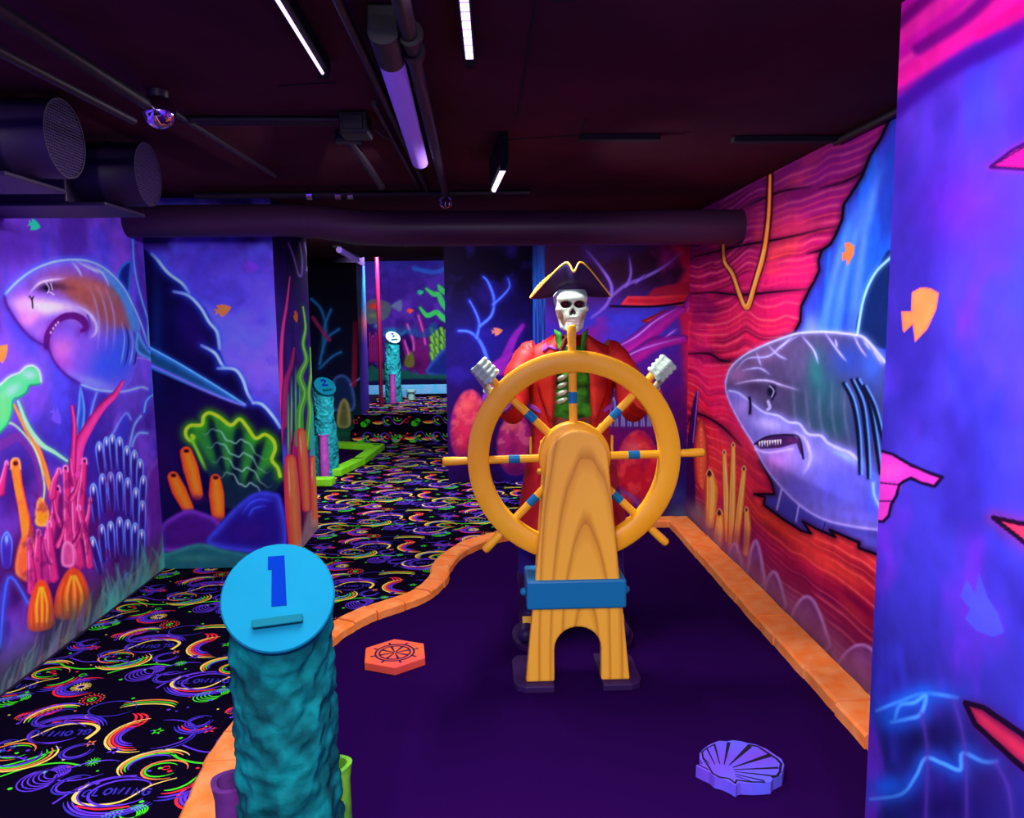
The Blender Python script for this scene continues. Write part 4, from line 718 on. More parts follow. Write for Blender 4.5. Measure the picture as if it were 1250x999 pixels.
pt.line('green', spline([(.55, .25), (.63, .31), (.72, .33), (.80, .31)], 7), .008); pt.line('violet', spline([(.02, .10), (.06, .18), (.13, .23), (.22, .24)], 7), .008)
rr = random.Random(2)
for k in range(34): pt.dot(rr.choice(NK), rr.uniform(0, TX), rr.uniform(0, TY), rr.uniform(.004, .008))
def print_mesh(name, tiles, place, parent, keep=None):
    V, Q, MI = [], [], []; n = 0
    for tx, ty in tiles:
        for ci, P, w in pt.st:
            p = P+[tx, ty]
            if keep is not None and not keep(p): continue
            d = np.gradient(p, axis=0); d /= np.maximum(np.linalg.norm(d, axis=1, keepdims=True), 1e-9); nn = np.stack([-d[:, 1], d[:, 0]], 1)
            ww = (np.full(len(p), w) if np.isscalar(w) else np.interp(np.linspace(0, 1, len(p)), np.linspace(0, 1, len(w)), w))[:, None]*.5
            m = len(p); a = np.stack([p-nn*ww, p+nn*ww], 1).reshape(-1, 2)
            h = .0006+.00002*ci; V.append(place(a, h)); i = n+2*np.arange(m-1)
            Q.append(np.stack([i, i+2, i+3, i+1], 1)); MI.append(np.full(m-1, ci)); n += 2*m
    o = mesh_np(name, np.concatenate(V), np.concatenate(Q), None, parent, False)
    for k in NK: o.data.materials.append(NEON[k])
    o.data.polygons.foreach_set('material_index', np.concatenate(MI).astype(np.int32)); o.data.update()
    tag(o, kind='stuff'); return o
tiles = [(-2.0+TX*i-.21, -.94+TY*j+.09) for i in range(4) for j in range(1, 14)]
tiles += [(-2.8+TX*i-.21+.0, -.94+TY*j+.09) for i in (-0,) for j in range(9, 14)]
def keep_floor(p):
    c = p.mean(0)
    if c[1] > 9.32 or p[:, 0].min() < (XL if c[1] < YB else -2.85): return p[:, 0].max() > XL and c[1] < YB
    return not (c[1] > YB-.02 and c[1] < YC and c[0] < XC) and not (c[1] > Y1 and c[0] > XE0)
print_mesh('carpet_pattern', tiles, lambda a, h: np.column_stack([a, np.full(len(a), h)]), floor, keep_floor)

# carpeted steps up to the far hall: the same print, larger on the risers
floor_print = pt; pt = Print()
for k in range(2):
    x = .64*k; pt.loops('green', x+.13, .05, .045, 4, .010, .008, .012); pt.comet(x+.30, .10, .09, 215, 335, ['yellow', 'orange', 'red'], .020, .013, 0, .6); pt.arc('violet', x+.42, .08, .065, .06, 0, 320, .010); pt.arc('green', x+.44, .10, .06, .065, 170, 280, .013); pt.dot('orange', x+.42, .09, .014)
    pt.arc('violet', x+.55, .085, .055, .05, 160, 400, .010); pt.arc('orange', x+.56, .11, .07, .075, 190, 340, .010); pt.arc('green', x+.55, .13, .05, .05, 180, 330, .010); pt.star('yellow', x+.55, .11, .016); pt.dot('red', x+.06, .13, .014); pt.arc('red', x+.02, .08, .025, .025, 0, 360, .008)
riser_print = pt
steps = empty('carpeted_steps', (-1.0, 9.36, 0)); tag(steps, 'two low carpeted steps with a neon swirl print leading up to the far hall', 'steps')
st1 = MB().box((-1.05, 9.51, .08), (1.28, .30, .16)).build('step', carpet_m, steps); st2 = MB().box((-1.05, 11.35, .16), (1.28, 3.4, .32)).build('step', carpet_m, steps)
def on_riser(Y, z0, z1): return lambda a, h: np.column_stack([a[:, 0], np.full(len(a), Y-h), np.clip(a[:, 1], z0, z1)])
print_mesh('carpet_pattern', [(-1.90, 0), (-1.69, -.01)], on_riser(9.36, .006, .156), st1, lambda p: p[:, 0].max() < -.42 and p[:, 0].min() > -1.69)
print_mesh('carpet_pattern', [(-1.69, .16)], on_riser(9.65, .168, .312), st2, lambda p: p[:, 0].max() < -.42)
pt = floor_print
print_mesh('carpet_pattern', [(-1.69, 9.66), (-.89, 9.66), (-1.69, 10.42), (-.89, 10.42), (-1.69, 11.18), (-.89, 11.18)], lambda a, h: np.column_stack([a, np.full(len(a), .32+h)]), st2, lambda p: p[:, 0].max() < -.42 and p[:, 0].min() > -1.69)

# ------------------------------------------------------------------ putting green with its brick border
rightX = 1.375
FZ = .0045                                        # top of the felt
LB = [onZ(*p, z=.05) for p in [(240, 1000), (258, 950), (292, 892), (345, 825), (398, 773), (416, 761), (446, 746), (482, 734), (514, 721), (534, 704), (539, 689), (549, 677), (570, 664), (602, 653), (640, 646)]]
LB = [(-1.02, .3), (-.98, 1.2), (-.93, 1.8)]+LB
path = spline(LB, 8)
back = [tuple(path[-1]), (.55, 5.34), (.9, 5.36), (rightX-.02, 5.36)]
felt_m = mat('violet_felt', (29, 4, 53), .95, c2=(39, 7, 70), nscale=900, bump=.1, spec=0.0)
green = MB().prism([tuple(q) for q in path]+[(.55, 5.34), (rightX, 5.36), (rightX, .3)], .0034, Matrix.Translation((0, 0, .001))).build('putting_green', felt_m)
tag(green, 'dark violet felt putting green bounded by the orange brick border', 'putting green')
brick_m = mat('orange_brick_paint', (255, 134, 44), .85, c2=(255, 164, 84), nscale=14, bump=.6)
border = empty('brick_border', (.2, 4.2, 0)); tag(border, 'bright orange brick border winding around the violet putting green', 'border')
def bricks(line, w, h, L, seed, gap=.007):
    rr = random.Random(seed); P = np.array(line); s = np.concatenate([[0], np.cumsum(np.linalg.norm(np.diff(P, axis=0), axis=1))])
    at = lambda t: np.array([np.interp(t, s, P[:, 0]), np.interp(t, s, P[:, 1])])
    t = 0
    while t < s[-1]-.03:
        l = min(L*rr.uniform(.75, 1.25), s[-1]-t); 
        if s[-1]-t-l < L*.4: l = s[-1]-t
        rings = []; dz = rr.uniform(-.003, .003); dw = rr.uniform(-.004, .004)
        for q in np.linspace(t+gap/2, t+l-gap/2, 5):
            c = at(q); d = at(q+.02)-at(q-.02); d /= np.linalg.norm(d); nrm = np.array([-d[1], d[0]]); j = rr.uniform(-.0025, .0025)
            a, b = c+nrm*(w/2+dw+j), c-nrm*(w/2+dw-j); e = .010
            a2, b2 = a-nrm*e, b+nrm*e; hh = h+dz+rr.uniform(-.0015, .0015)
            rings.append([(a[0], a[1], FZ), (a[0], a[1], hh-e), (a2[0], a2[1], hh), (b2[0], b2[1], hh), (b[0], b[1], hh-e), (b[0], b[1], FZ)])
        MB().loft(rings).build('brick', brick_m, border)
        t += l
bricks(path, .115, .052, .21, 1); bricks(back, .12, .055, .25, 2)
bricks([(rightX, 5.40), (rightX, 3.5), (rightX, 1.87)], .165, .058, .27, 3)
# ------------------------------------------------------------------ number posts
post_m = mat('teal_rock_coating', (10, 120, 126), .85, c2=(24, 186, 186), nscale=16, bump=1.0)
post1_m = mat('shaded_teal_rock_coating', (0, 56, 58), .9, c2=(2, 104, 100), nscale=16, bump=1.0, spec=.08)  # darker copy of the teal coating: foreground post's dimmer light put into colour
cap_m = mat('cyan_post_cap', (0, 108, 128), .8, c2=(0, 101, 121), nscale=6, spec=.1); num_m = mat('blue_number', (4, 38, 118), .9, spec=0.0)
ledge_m = mat('cyan_ledge', (0, 84, 92), .8, spec=.1); tubeR = mat('purple_coral_tube', (92, 34, 110), .7, c2=(60, 20, 84), nscale=20); tubeG = mat('green_coral_tube', (110, 180, 30), .7, c2=(70, 140, 30), nscale=20); tubeP = mat('pink_coral_tube', (206, 96, 206), .7, c2=(170, 70, 180), nscale=20)
DIG = {'1': [[(-.30, .70), (.14, .70), (.20, -.86), (-.20, -.86), (-.20, .28), (-.30, .28)]],
       '2': [[(-.42, .30), (-.36, .55), (-.1, .66), (.2, .64), (.42, .45), (.42, .2), (.2, -.05), (-.1, -.3), (.42, -.3), (.42, -.62), (-.5, -.62), (-.5, -.38), (-.1, -.02), (.1, .2), (.08, .34), (-.08, .34), (-.14, .22)]],
       '3': [[(-.4, .62), (.4, .62), (.4, .36), (.14, .12), (.38, -.02), (.4, -.36), (.2, -.6), (-.2, -.62), (-.42, -.44), (-.3, -.24), (-.05, -.34), (.1, -.24), (.04, -.06), (-.2, -.06), (-.2, .14), (.04, .34), (-.4, .34)]]}
def number_post(x, y, z0, zc, digit, az, label, mcap, elev=41, side=(), mbody=None):
    root = empty('number_post', (x, y, z0)); tag(root, label, 'post', 'numbered posts of the course')
    e = math.radians(elev); A = Matrix.Translation((x, y, 0)) @ Matrix.Rotation(math.radians(az), 4, 'Z')
    n, m = 80, 130; k = 1/math.tan(e); cy = -.1+.11*math.sin(e); th = np.linspace(0, 2*np.pi, n, endpoint=False); V = []
    for j in range(m):
        t = j/(m-1); X, Yy = np.cos(th), np.sin(th); top = np.minimum(zc+k*(Yy*.1-cy), zc+.045); z = z0+(top-z0)*t
        r = .094+.024*np.clip((zc-z-.15)/.5, 0, 1)+.026*(fbm((th*2/np.pi*4) % 16, z*14+40, 7, 4)-.5)+.020*(fbm(th*5.0, z*46+9, 17, 3)-.5)+(.006*np.sin(z*9+th*2))
        r = np.where(t > .94, .092, r)
        V.append(np.stack([r*X, r*Yy, z], 1))
    V = np.concatenate(V); top = len(V); V = np.vstack([V, [[0, 0, zc+.0]]]); Wm = np.array(A); V = V @ Wm[:3, :3].T+Wm[:3, 3]
    Q = [(j*n+i, j*n+(i+1) % n, (j+1)*n+(i+1) % n, (j+1)*n+i) for j in range(m-1) for i in range(n)]
    Q += [((m-1)*n+i, (m-1)*n+(i+1) % n, top, top) for i in range(n)]
    mesh_np('body', V, Q, mbody or post_m, root)
    C = A @ Matrix.Translation((0, cy, zc)) @ Matrix.Rotation(math.pi/2-e, 4, 'X')
    cp = MB().lathe([(.0, -.004), (.106, -.004), (.11, 0), (.11, .014), (.107, .018), (0, .018)], C, 48).build('cap', mcap, root, smooth=True)
    for q in DIG[digit]: MB().prism([(a*.073+.002, b*.066+.037) for a, b in q], .0012, C @ Matrix.Translation((0, 0, .0181))).build('number', num_m, cp)
    q = MB(); R = C.to_3x3(); q.box(C @ Vector((.0, -.052, .026)), (.094, .016, .018), R @ Matrix.Rotation(.04, 3, 'Z')); q.build('ledge', ledge_m, cp, bevel=.002)
    for dx, dy, r, h, mm in side:
        p = A @ Vector((dx, dy, 0)); q = MB(); q.loft([[(p.x+rr_*math.cos(t)*(1+.08*math.sin(3*t)), p.y+rr_*math.sin(t), zz) for t in np.linspace(0, 2*math.pi, 20, endpoint=False)] for rr_, zz in [(r*1.05, z0), (r, z0+h*.5), (r*.95, z0+h*.93), (r*1.12, z0+h), (r*.8, z0+h), (r*.72, z0+h*.9)]]); q.build('coral_tube', mm, root, smooth=True, angle=60)
    return root
number_post(-.432, 1.53, FZ, .948, '1', 11, 'tall teal rocky post with a slanted cyan disc reading 1 in the foreground', cap_m, side=[(-.118, .02, .040, .535, tubeR), (.092, .03, .034, .535, tubeG)], mbody=post1_m, elev=35)
p2 = onZ(400, 583); number_post(p2[0]-.03, 7.44, FZ, .875, '2', 40, 'teal rocky post with a cyan disc reading 2 beside the lime green border', cap_m, side=[(-.075, -.10, .045, .42, tubeP)])
number_post(-1.37, 11.2, .32, 1.26, '3', 32, 'teal rocky post with a pale disc reading 3 at the top of the steps', mat('pale_post_cap', (170, 220, 240), .5), side=[(-.06, -.10, .045, .42, tubeP)])

# lime border and felt of the second hole
lime_m = mat('lime_border_paint', (120, 236, 24), .7, c2=(150, 250, 40), nscale=12, bump=.3)
lb = empty('lime_border', (-1.6, 8.2, FZ)); tag(lb, 'lime green angular border of the second hole beside post 2', 'border')
L1 = [onZ(*p, z=.07) for p in [(372, 584), (403, 584), (410, 573), (438, 560), (462, 543), (411, 540)]]
for a, b in [(0, 1), (2, 3), (3, 4), (4, 5)]:
    A_, B_ = Vector((*L1[a], 0)), Vector((*L1[b], 0)); d = (B_-A_).normalized(); nn = Vector((-d.y, d.x, 0))*.065; A2, B2 = A_-d*.03, B_+d*.03
    MB().loft([[q-nn+Vector((0, 0, FZ)), q+nn+Vector((0, 0, FZ)), q+nn+Vector((0, 0, .075)), q-nn+Vector((0, 0, .075))] for q in (A2, B2)]).build('border_piece', lime_m, lb, bevel=.008)
tag(MB().prism([(a, b) for a, b in [L1[0], L1[1], L1[2], L1[3], L1[4], L1[5], (-2.6, 9.3), (-2.6, 7.3)]], .0034, Matrix.Translation((0, 0, .001))).build('putting_green', felt_m), 'dark violet felt inside the lime green border of the second hole', 'putting green')
# far hall: pole, curb, cup
tag(MB().lathe([(.028, .32), (.028, 2.5)], Matrix.Translation((-1.47, 10.6, 0)), 16).build('pole', mat('crimson_pole_paint', (130, 14, 62), .4), smooth=True), 'slim crimson pole rising behind post 3 at the top of the steps', 'pole')
cb = mat('pale_blue_curb_paint', (70, 196, 236), .7, c2=(130, 190, 240), nscale=9)
for nm, x0, x1, y, z, lb_ in [('curb', -1.95, -.40, 12.4, .37, 'long pale blue curb in front of the end mural'), ('curb', -1.68, -1.25, 11.9, .30, 'short pale blue curb left of post 3')]:
    tag(MB().box(((x0+x1)/2, y, (z+.10+.32)/2), (x1-x0, .10, z+.10-.32)).build(nm, cb, bevel=.01), lb_, 'curb')
xs = onY(502, 478, 11.5); tag(MB().lathe([(.05, .32), (.055, .42), (.075, .44), (.075, .47), (.0, .47)], Matrix.Translation((xs[0], 11.5, 0)), 16).build('stand_cup', mat('pale_cup', (150, 210, 200), .6), smooth=True), 'small pale cup standing right of post 3', 'cup')

# ------------------------------------------------------------------ flat course markers on the felt
def thin(name, strips, z, m, parent, t=.0012):
    q = MB()
    for a, b, wa, wb in strips:
        a, b = Vector((*a, 0)), Vector((*b, 0)); d = (b-a).normalized(); n = Vector((-d.y, d.x, 0))
        q.add([a-n*wa+Vector((0, 0, z)), a+n*wa+Vector((0, 0, z)), b+n*wb+Vector((0, 0, z)), b-n*wb+Vector((0, 0, z)), a-n*wa+Vector((0, 0, z+t)), a+n*wa+Vector((0, 0, z+t)), b+n*wb+Vector((0, 0, z+t)), b-n*wb+Vector((0, 0, z+t))], [(0, 3, 2, 1), (4, 5, 6, 7), (0, 1, 5, 4), (1, 2, 6, 5), (2, 3, 7, 6), (3, 0, 4, 7)])
    return q.build(name, m, parent)
ink = mat('dark_violet_ink', (44, 10, 62), .7)
hx, hy = onZ(482, 797, z=.04); hexa = empty('hexagonal_marker', (hx, hy, FZ)); tag(hexa, 'orange hexagonal tile with a dark ship wheel emblem lying on the felt', 'marker')
hr, ha = .150, 97
MB().prism([(hx+hr*math.cos(math.radians(ha+60*k)), hy+hr*math.sin(math.radians(ha+60*k))) for k in range(6)], .0355, Matrix.Translation((0, 0, FZ))).build('tile', mat('orange_tile_paint', (255, 112, 40), .7, c2=(250, 84, 74), nscale=5), hexa, bevel=.003)
def ringstrips(cx, cy, r, w, n=28): return [((cx+r*math.cos(2*math.pi*k/n), cy+r*math.sin(2*math.pi*k/n)), (cx+r*math.cos(2*math.pi*(k+1.04)/n), cy+r*math.sin(2*math.pi*(k+1.04)/n)), w, w) for k in range(n)]
S = ringstrips(hx, hy, .085, .0042)+ringstrips(hx, hy, .068, .0038)
for k in range(8):
    a = math.radians(20+45*k); c, d = math.cos(a), math.sin(a); S += [((hx+.006*c, hy+.006*d), (hx+.066*c, hy+.066*d), .002, .006), ((hx+.088*c, hy+.088*d), (hx+.108*c, hy+.108*d), .0035, .0055)]
thin('wheel_emblem', S, .0402, ink, hexa)
def c8(p, z=.045): return [onZ(830+a/8.333, 880+b/8.333, z) for a, b in p]
out = c8([(160, 458), (235, 440), (198, 390), (200, 335), (235, 295), (290, 252), (350, 225), (400, 208), (470, 214), (540, 203), (620, 212), (690, 232), (770, 245), (880, 290), (960, 345), (1035, 395), (1062, 450), (1050, 500), (1040, 545), (985, 575), (950, 592), (925, 628), (860, 634), (740, 640), (620, 634), (582, 645), (570, 662), (500, 622), (430, 590), (350, 570), (300, 525), (230, 495)])
cx_, cy_ = np.mean(out, 0); sc = empty('shell_marker', (cx_, cy_, FZ)); tag(sc, 'violet scallop shell tile with black ribs lying on the felt', 'marker')
MB().prism(out[::-1], .0425, Matrix.Translation((0, 0, FZ))).build('tile', mat('violet_shell_paint', (112, 70, 206), .6, c2=(92, 96, 240), nscale=6), sc, bevel=.002)
S = []
for a, b, w in [((350, 240), (405, 440), .006), ((497, 222), (450, 450), .010), ((712, 258), (500, 455), .014), ((915, 352), (540, 475), .014), ((1000, 480), (545, 500), .008), ((965, 565), (560, 520), .006), ((855, 612), (560, 545), .005), ((740, 625), (570, 565), .003), ((272, 280), (355, 445), .005), ((230, 370), (300, 440), .003)]:
    p, q = c8([a, b], .0475); S.append((p, q, w*.6, .0012))
def chain(pts, w): 
    q = c8(pts, .0475); return [(q[i], q[i+1], w, w) for i in range(len(q)-1)]
S += chain([(225, 320), (270, 285), (345, 245)], .002)+chain([(690, 245), (790, 262), (900, 335), (985, 390), (1030, 440), (1020, 480), (1020, 520), (990, 560), (935, 580)], .004)+chain([(225, 320), (240, 390), (300, 480), (330, 535), (400, 575), (500, 590), (565, 640), (575, 605), (720, 625), (870, 625)], .0028)+chain([(190, 450), (290, 500)], .002)
thin('shell_ribs', S, .0472, mat('black_ink', (12, 6, 24), .7), sc, .0009)

# ------------------------------------------------------------------ ship wheel on its stand
def wood(name, light, dark, cx, cz):
    m = bpy.data.materials.new(name); m.use_nodes = True; nt = m.node_tree; b = nt.nodes['Principled BSDF']; b.inputs['Roughness'].default_value = .45
    tc = nt.nodes.new('ShaderNodeTexCoord'); mp = nt.nodes.new('ShaderNodeMapping'); mp.vector_type = 'POINT'
    mp.inputs['Location'].default_value = (cx*1.0, 0, cz*.17); mp.inputs['Scale'].default_value = (1, .05, .17)
    w = nt.nodes.new('ShaderNodeTexWave'); w.wave_type = 'RINGS'; w.rings_direction = 'Y'; w.wave_profile = 'SAW'
    w.inputs['Scale'].default_value = 6.5; w.inputs['Distortion'].default_value = 1.3; w.inputs['Detail'].default_value = 1; w.inputs['Detail Scale'].default_value = 2.0
    r = nt.nodes.new('ShaderNodeValToRGB'); e = r.color_ramp.elements; e[0].position = 0; e[0].color = l4(dark); e[1].position = .22; e[1].color = l4(light)
    k = e.new(.75); k.color = l4(light); k = e.new(1.0); k.color = l4([(a+c)/2 for a, c in zip(light, dark)])
    n = nt.nodes.new('ShaderNodeTexNoise'); n.inputs['Scale'].default_value = 5; mx = nt.nodes.new('ShaderNodeMix'); mx.data_type = 'RGBA'; mx.blend_type = 'MULTIPLY'; mx.inputs[0].default_value = .08
    nt.links.new(tc.outputs['Object'], mp.inputs['Vector']); nt.links.new(mp.outputs['Vector'], w.inputs['Vector']); nt.links.new(w.outputs['Fac'], r.inputs['Fac'])
    nt.links.new(tc.outputs['Object'], n.inputs['Vector']); nt.links.new(r.outputs['Color'], mx.inputs[6]); nt.links.new(n.outputs['Color'], mx.inputs[7]); nt.links.new(mx.outputs[2], b.inputs['Base Color'])
    return m
wood_m = wood('painted_plank', (255, 190, 52), (206, 132, 24), -.035, -.10)
wheel_m = mat('yellow_wheel_paint', (255, 190, 40), .4, c2=(252, 176, 28), nscale=4); band_m = mat('blue_band_paint', (8, 116, 158), .5); plate_m = mat('violet_base_plate', (44, 16, 70), .6)
WX, WY, WZ = .352, 3.06, .94
stand = empty('ship_wheel_stand', (WX, 3.04, FZ)); tag(stand, 'yellow ship wheel on a wooden stand with an arched foot and blue band', 'ship wheel')
z0 = .036
def board_poly():
    p = [(WX-.093, z0)]; 
    p = [(WX-.213, z0), (WX-.095, z0), (WX-.095, .17)]+[(WX-.095*math.cos(t), .17+.095*math.sin(t)) for t in np.linspace(0, math.pi, 14)[1:-1]]+[(WX+.095, .17), (WX+.095, z0), (WX+.213, z0)]
    p += [(WX+.122*math.cos(t), .945+.122*math.sin(t)) for t in np.linspace(0, math.pi, 20)]
    return p
TOY = Matrix(((1, 0, 0, 0), (0, 0, -1, 0), (0, 1, 0, 0), (0, 0, 0, 1)))      # local XY -> world XZ, extrusion towards -Y
for y in (2.985, 3.15): MB().prism(board_poly() if y < 3 else [(WX-.17, .30), (WX+.17, .30)]+board_poly()[-20:], .045, Matrix.Translation((0, y, 0)) @ TOY).build('plank', wood_m, stand, bevel=.008)
MB().box((WX-.006, 3.03, .405), (.40, .21, .118)).build('band', band_m, stand, bevel=.008)
for s in (-1, 1): MB().lathe([(.0, 0), (.016, .002), (.018, .012), (.010, .022), (0, .024)], Matrix.Translation((WX-.006+s*.2, 2.99, .40)) @ Matrix.Rotation(s*math.pi/2, 4, 'Y'), 14).build('bolt', band_m, stand, smooth=True)
for s in (-1, 1):
    pl = [(WX+s*.097, 2.905), (WX+s*.215, 2.905), (WX+s*.250, 2.925), (WX+s*.262, 2.96), (WX+s*.262, 3.16), (WX+s*.24, 3.2), (WX+s*.097, 3.2)]
    MB().prism(pl, .0315, Matrix.Translation((0, 0, FZ))).build('base_plate', plate_m, stand, bevel=.006)
TOW = Matrix.Translation((WX, WY, WZ)) @ Matrix.Rotation(math.pi/2, 4, 'X')   # lathe axis along Y
prof = [(.348, -.022), (.355, -.029), (.422, -.029), (.434, -.020), (.434, .020), (.422, .029), (.355, .029), (.348, .022), (.348, -.022)]
wheel = MB().lathe(prof, TOW, 96, caps=False).build('rim', wheel_m, stand, smooth=True, angle=50)
MB().lathe([(.0, -.036), (.126, -.036), (.138, -.034), (.146, -.026), (.146, .026), (.138, .034), (0, .036)], TOW, 64).build('hub', wheel_m, stand, smooth=True, angle=50)
for k in range(8):
    a = math.radians(45*k+1.0); c, s = math.cos(a), math.sin(a); pos = lambda r: (WX+r*c, WY, WZ+r*s)
    sp_ = MB().tube([pos(.14), pos(.36)], .0165, 10).build('spoke', wheel_m, stand, smooth=True)
    MB().tube([pos(.222), pos(.268)], .0175, 10).build('band', band_m, sp_, smooth=True)
    MB().tube([pos(.43), pos(.445), pos(.50), pos(.53), pos(.537)], [.014, .0165, .0185, .018, .013], 12).build('handle', wheel_m, stand, smooth=True, angle=60)

# ------------------------------------------------------------------ ceiling services
black = mat('black_painted_metal', (16, 9, 18), .5, metal=.0, spec=.35); lilac = mat('lilac_diffuser_glow', (150, 120, 214), .4, emit=(120, 80, 200), estr=.2)  # weak glow put on the unlit strip light's diffuser to brighten it
glow = mat('black_light_tube', (240, 220, 255), .4, emit=(224, 190, 255), estr=2.2)
def lamp(ax, ay, bx, by, z, label, segs=0, r=.007):
    root = empty('black_light', ((ax+bx)/2, (ay+by)/2, z)); tag(root, label, 'lamp', 'black-light tubes on the ceiling')
    A_, B_ = Vector((ax, ay, z)), Vector((bx, by, z)); d = (B_-A_).normalized(); n = Vector((-d.y, d.x, 0))
    MB().loft([[q-n*.018+Vector((0, 0, .004)), q+n*.018+Vector((0, 0, .004)), q+n*.018+Vector((0, 0, CEIL-z-.001)), q-n*.018+Vector((0, 0, CEIL-z-.001))] for q in (A_-d*.03, B_+d*.03)]).build('housing', soot, root, bevel=.003)
    L = (B_-A_).length; rot = Matrix.Rotation(math.atan2(d.y, d.x)-math.pi/2, 3, 'Z')
    if segs:
        for k in range(segs): MB().box(A_+d*(L*(k+.5)/segs)+Vector((0, 0, .002)), (r*2, L/segs-.016, .005), rot).build('lens', glow, root)
    else: MB().tube([A_-Vector((0, 0, r)), B_-Vector((0, 0, r))], r, 10).build('tube', glow, root, smooth=True)
    for q in (A_-d*.012, B_+d*.012): MB().box(q-Vector((0, 0, .004)), (.026, .02, .022), rot).build('end_cap', soot, root)
soot = mat('soot_black_housing', (7, 3, 10), .8, spec=.1)
lamp(-.417, .45, -.441, 2.22, 2.19, 'thin glowing violet tube lamp at the upper left of the ceiling', r=.0045); lamp(-.050, .45, -.032, 2.13, 2.19, 'glowing violet lamp behind guard bars at the top centre of the ceiling', 32, .010); lamp(.078, 3.10, .046, 3.56, 2.10, 'short glowing violet lamp just in front of the round duct', r=.011)
fx = empty('fluorescent_fixture', (-.25, 2.7, 2.17)); tag(fx, 'unlit strip light with a faintly glowing lilac diffuser beside the ceiling pipe', 'light fixture')
fa, fb = Vector((-.233, 2.06, 0)), Vector((-.268, 3.36, 0)); fd = (fb-fa).normalized(); fn = Vector((-fd.y, fd.x, 0))
MB().loft([[q-fn*.036+Vector((0, 0, 2.165)), q+fn*.036+Vector((0, 0, 2.165)), q+fn*.036+Vector((0, 0, 2.228)), q-fn*.036+Vector((0, 0, 2.228))] for q in (fa-fd*.20, fb)]).build('housing', black, fx, bevel=.004)
MB().loft([[q+fn*.034*math.cos(t)+Vector((0, 0, 2.167-.026*math.sin(t))) for t in np.linspace(0, math.pi, 10)] for q in (fa, fb-fd*.02)]).build('diffuser', lilac, fx, smooth=True, angle=40)
MB().loft([[q+fn*.036*math.cos(t)+Vector((0, 0, 2.167-.03*math.sin(t))) for t in np.linspace(0, math.pi, 10)] for q in (fa-fd*.20, fa)]).build('end_cap', black, fx, smooth=True, angle=40)
gl = mat('dark_chrome_glass', (200, 180, 220), .06, metal=1.0)
def pipe(name, pts, r, label, fl=(), n=14, m=black):
    c = Vector(pts[0]); root = empty(name, pts[0]); tag(root, label, 'pipe'); MB().tube(pts, r, n).build('pipe_run', m, root, smooth=True, angle=60)
    for q, d, rr_, L in fl: MB().tube([Vector(q)-Vector(d)*L/2, Vector(q)+Vector(d)*L/2], rr_, n).build('coupling', gl if np.isscalar(r) and r < .0205 else m, root, smooth=True, angle=60)
    return root
duct_m = mat('dark_duct_metal', (58, 30, 58), .42, metal=.0, spec=.35)
pipe('round_duct', [(-2.0, 4.45, 2.075), (-1.1, 4.43, 2.072), (-.92, 4.42, 2.06), (-.72, 4.42, 2.028), (-.5, 4.42, 2.02), (XR, 4.42, 2.015)], [.090, .090, .092, .098, .098, .098], 'large round duct crossing the room under the ceiling', [((-.45, 4.42, 2.02), (1, 0, 0), .101, .012), ((-1.0, 4.425, 2.066), (1, 0, 0), .094, .012), ((.55, 4.42, 2.018), (1, 0, 0), .101, .012)], 28, duct_m)
pipe('ceiling_pipe', [(-1.55, 4.26, 2.185), (.25, 4.24, 2.185)], .020, 'thin cross pipe with shiny couplings above the round duct', [((x, 4.255, 2.185), (1, 0, 0), .030, .03) for x in (onY(378, 237, 4.25)[0], onY(413, 237, 4.25)[0], onY(428, 237, 4.25)[0])])
pipe('ceiling_pipe', [(-.165, .6, 2.175), (-.168, 1.7, 2.175), (-.205, 4.2, 2.175)], .021, 'long straight pipe running beside the strip light toward the duct', [((-.168, 1.9, 2.175), (0, 1, 0), .031, .015), ((-.172, 2.02, 2.175), (0, 1, 0), .030, .03)])
pipe('ceiling_conduit', [(-.318, .6, 2.205), (-.305, 4.3, 2.205)], .013, 'slim conduit left of the strip light'); pipe('ceiling_conduit', [(-.355, 2.6, 2.208), (-.345, 4.3, 2.208)], .010, 'thinner conduit starting at the junction box')
pipe('ceiling_pipe', [(-1.03, .7, 2.175), (-1.036, 2.5, 2.175)], .018, 'pipe in the upper left corner ending at the glass dome'); pipe('ceiling_pipe', [(-1.10, .7, 2.10), (-1.07, 2.46, 2.12)], .012, 'thin pipe under the upper left corner pipe'); pipe('ceiling_pipe', [(-1.03, 2.6, 2.20), (-1.0, 3.8, 2.20)], .010, 'thin diagonal pipe beyond the glass dome')
pipe('ceiling_conduit', [(-1.05, 2.78, 2.205), (-.50, 2.79, 2.205)], .014, 'front one of two cross conduits leading to the junction box'); pipe('ceiling_conduit', [(-1.05, 2.86, 2.212), (-.50, 2.87, 2.212)], .009, 'rear one of two cross conduits leading to the junction box')
jb = empty('junction_box', (-.46, 2.82, 2.19)); tag(jb, 'small dark junction box where the ceiling conduits meet', 'junction box'); MB().box((-.45, 2.82, 2.19), (.10, .12, .075)).build('box', black, jb, bevel=.006); MB().box((-.45, 2.755, 2.19), (.07, .01, .05)).build('lid', black, jb, bevel=.003); MB().tube([(-.395, 2.9, 2.2), (-.37, 2.97, 2.19), (-.36, 3.05, 2.2)], .006, 8).build('cable', black, jb, smooth=True)
br = empty('bracket_lamp', (-.5, 3.4, 2.19)); tag(br, 'dark slanted bracket fixture behind the junction box', 'bracket'); MB().tube([(-.515, 3.04, 2.2), (-.495, 3.82, 2.15)], .018, 8).build('arm', black, br, bevel=.002); MB().box((-.515, 3.05, 2.205), (.10, .05, .045)).build('foot', black, br, bevel=.004)
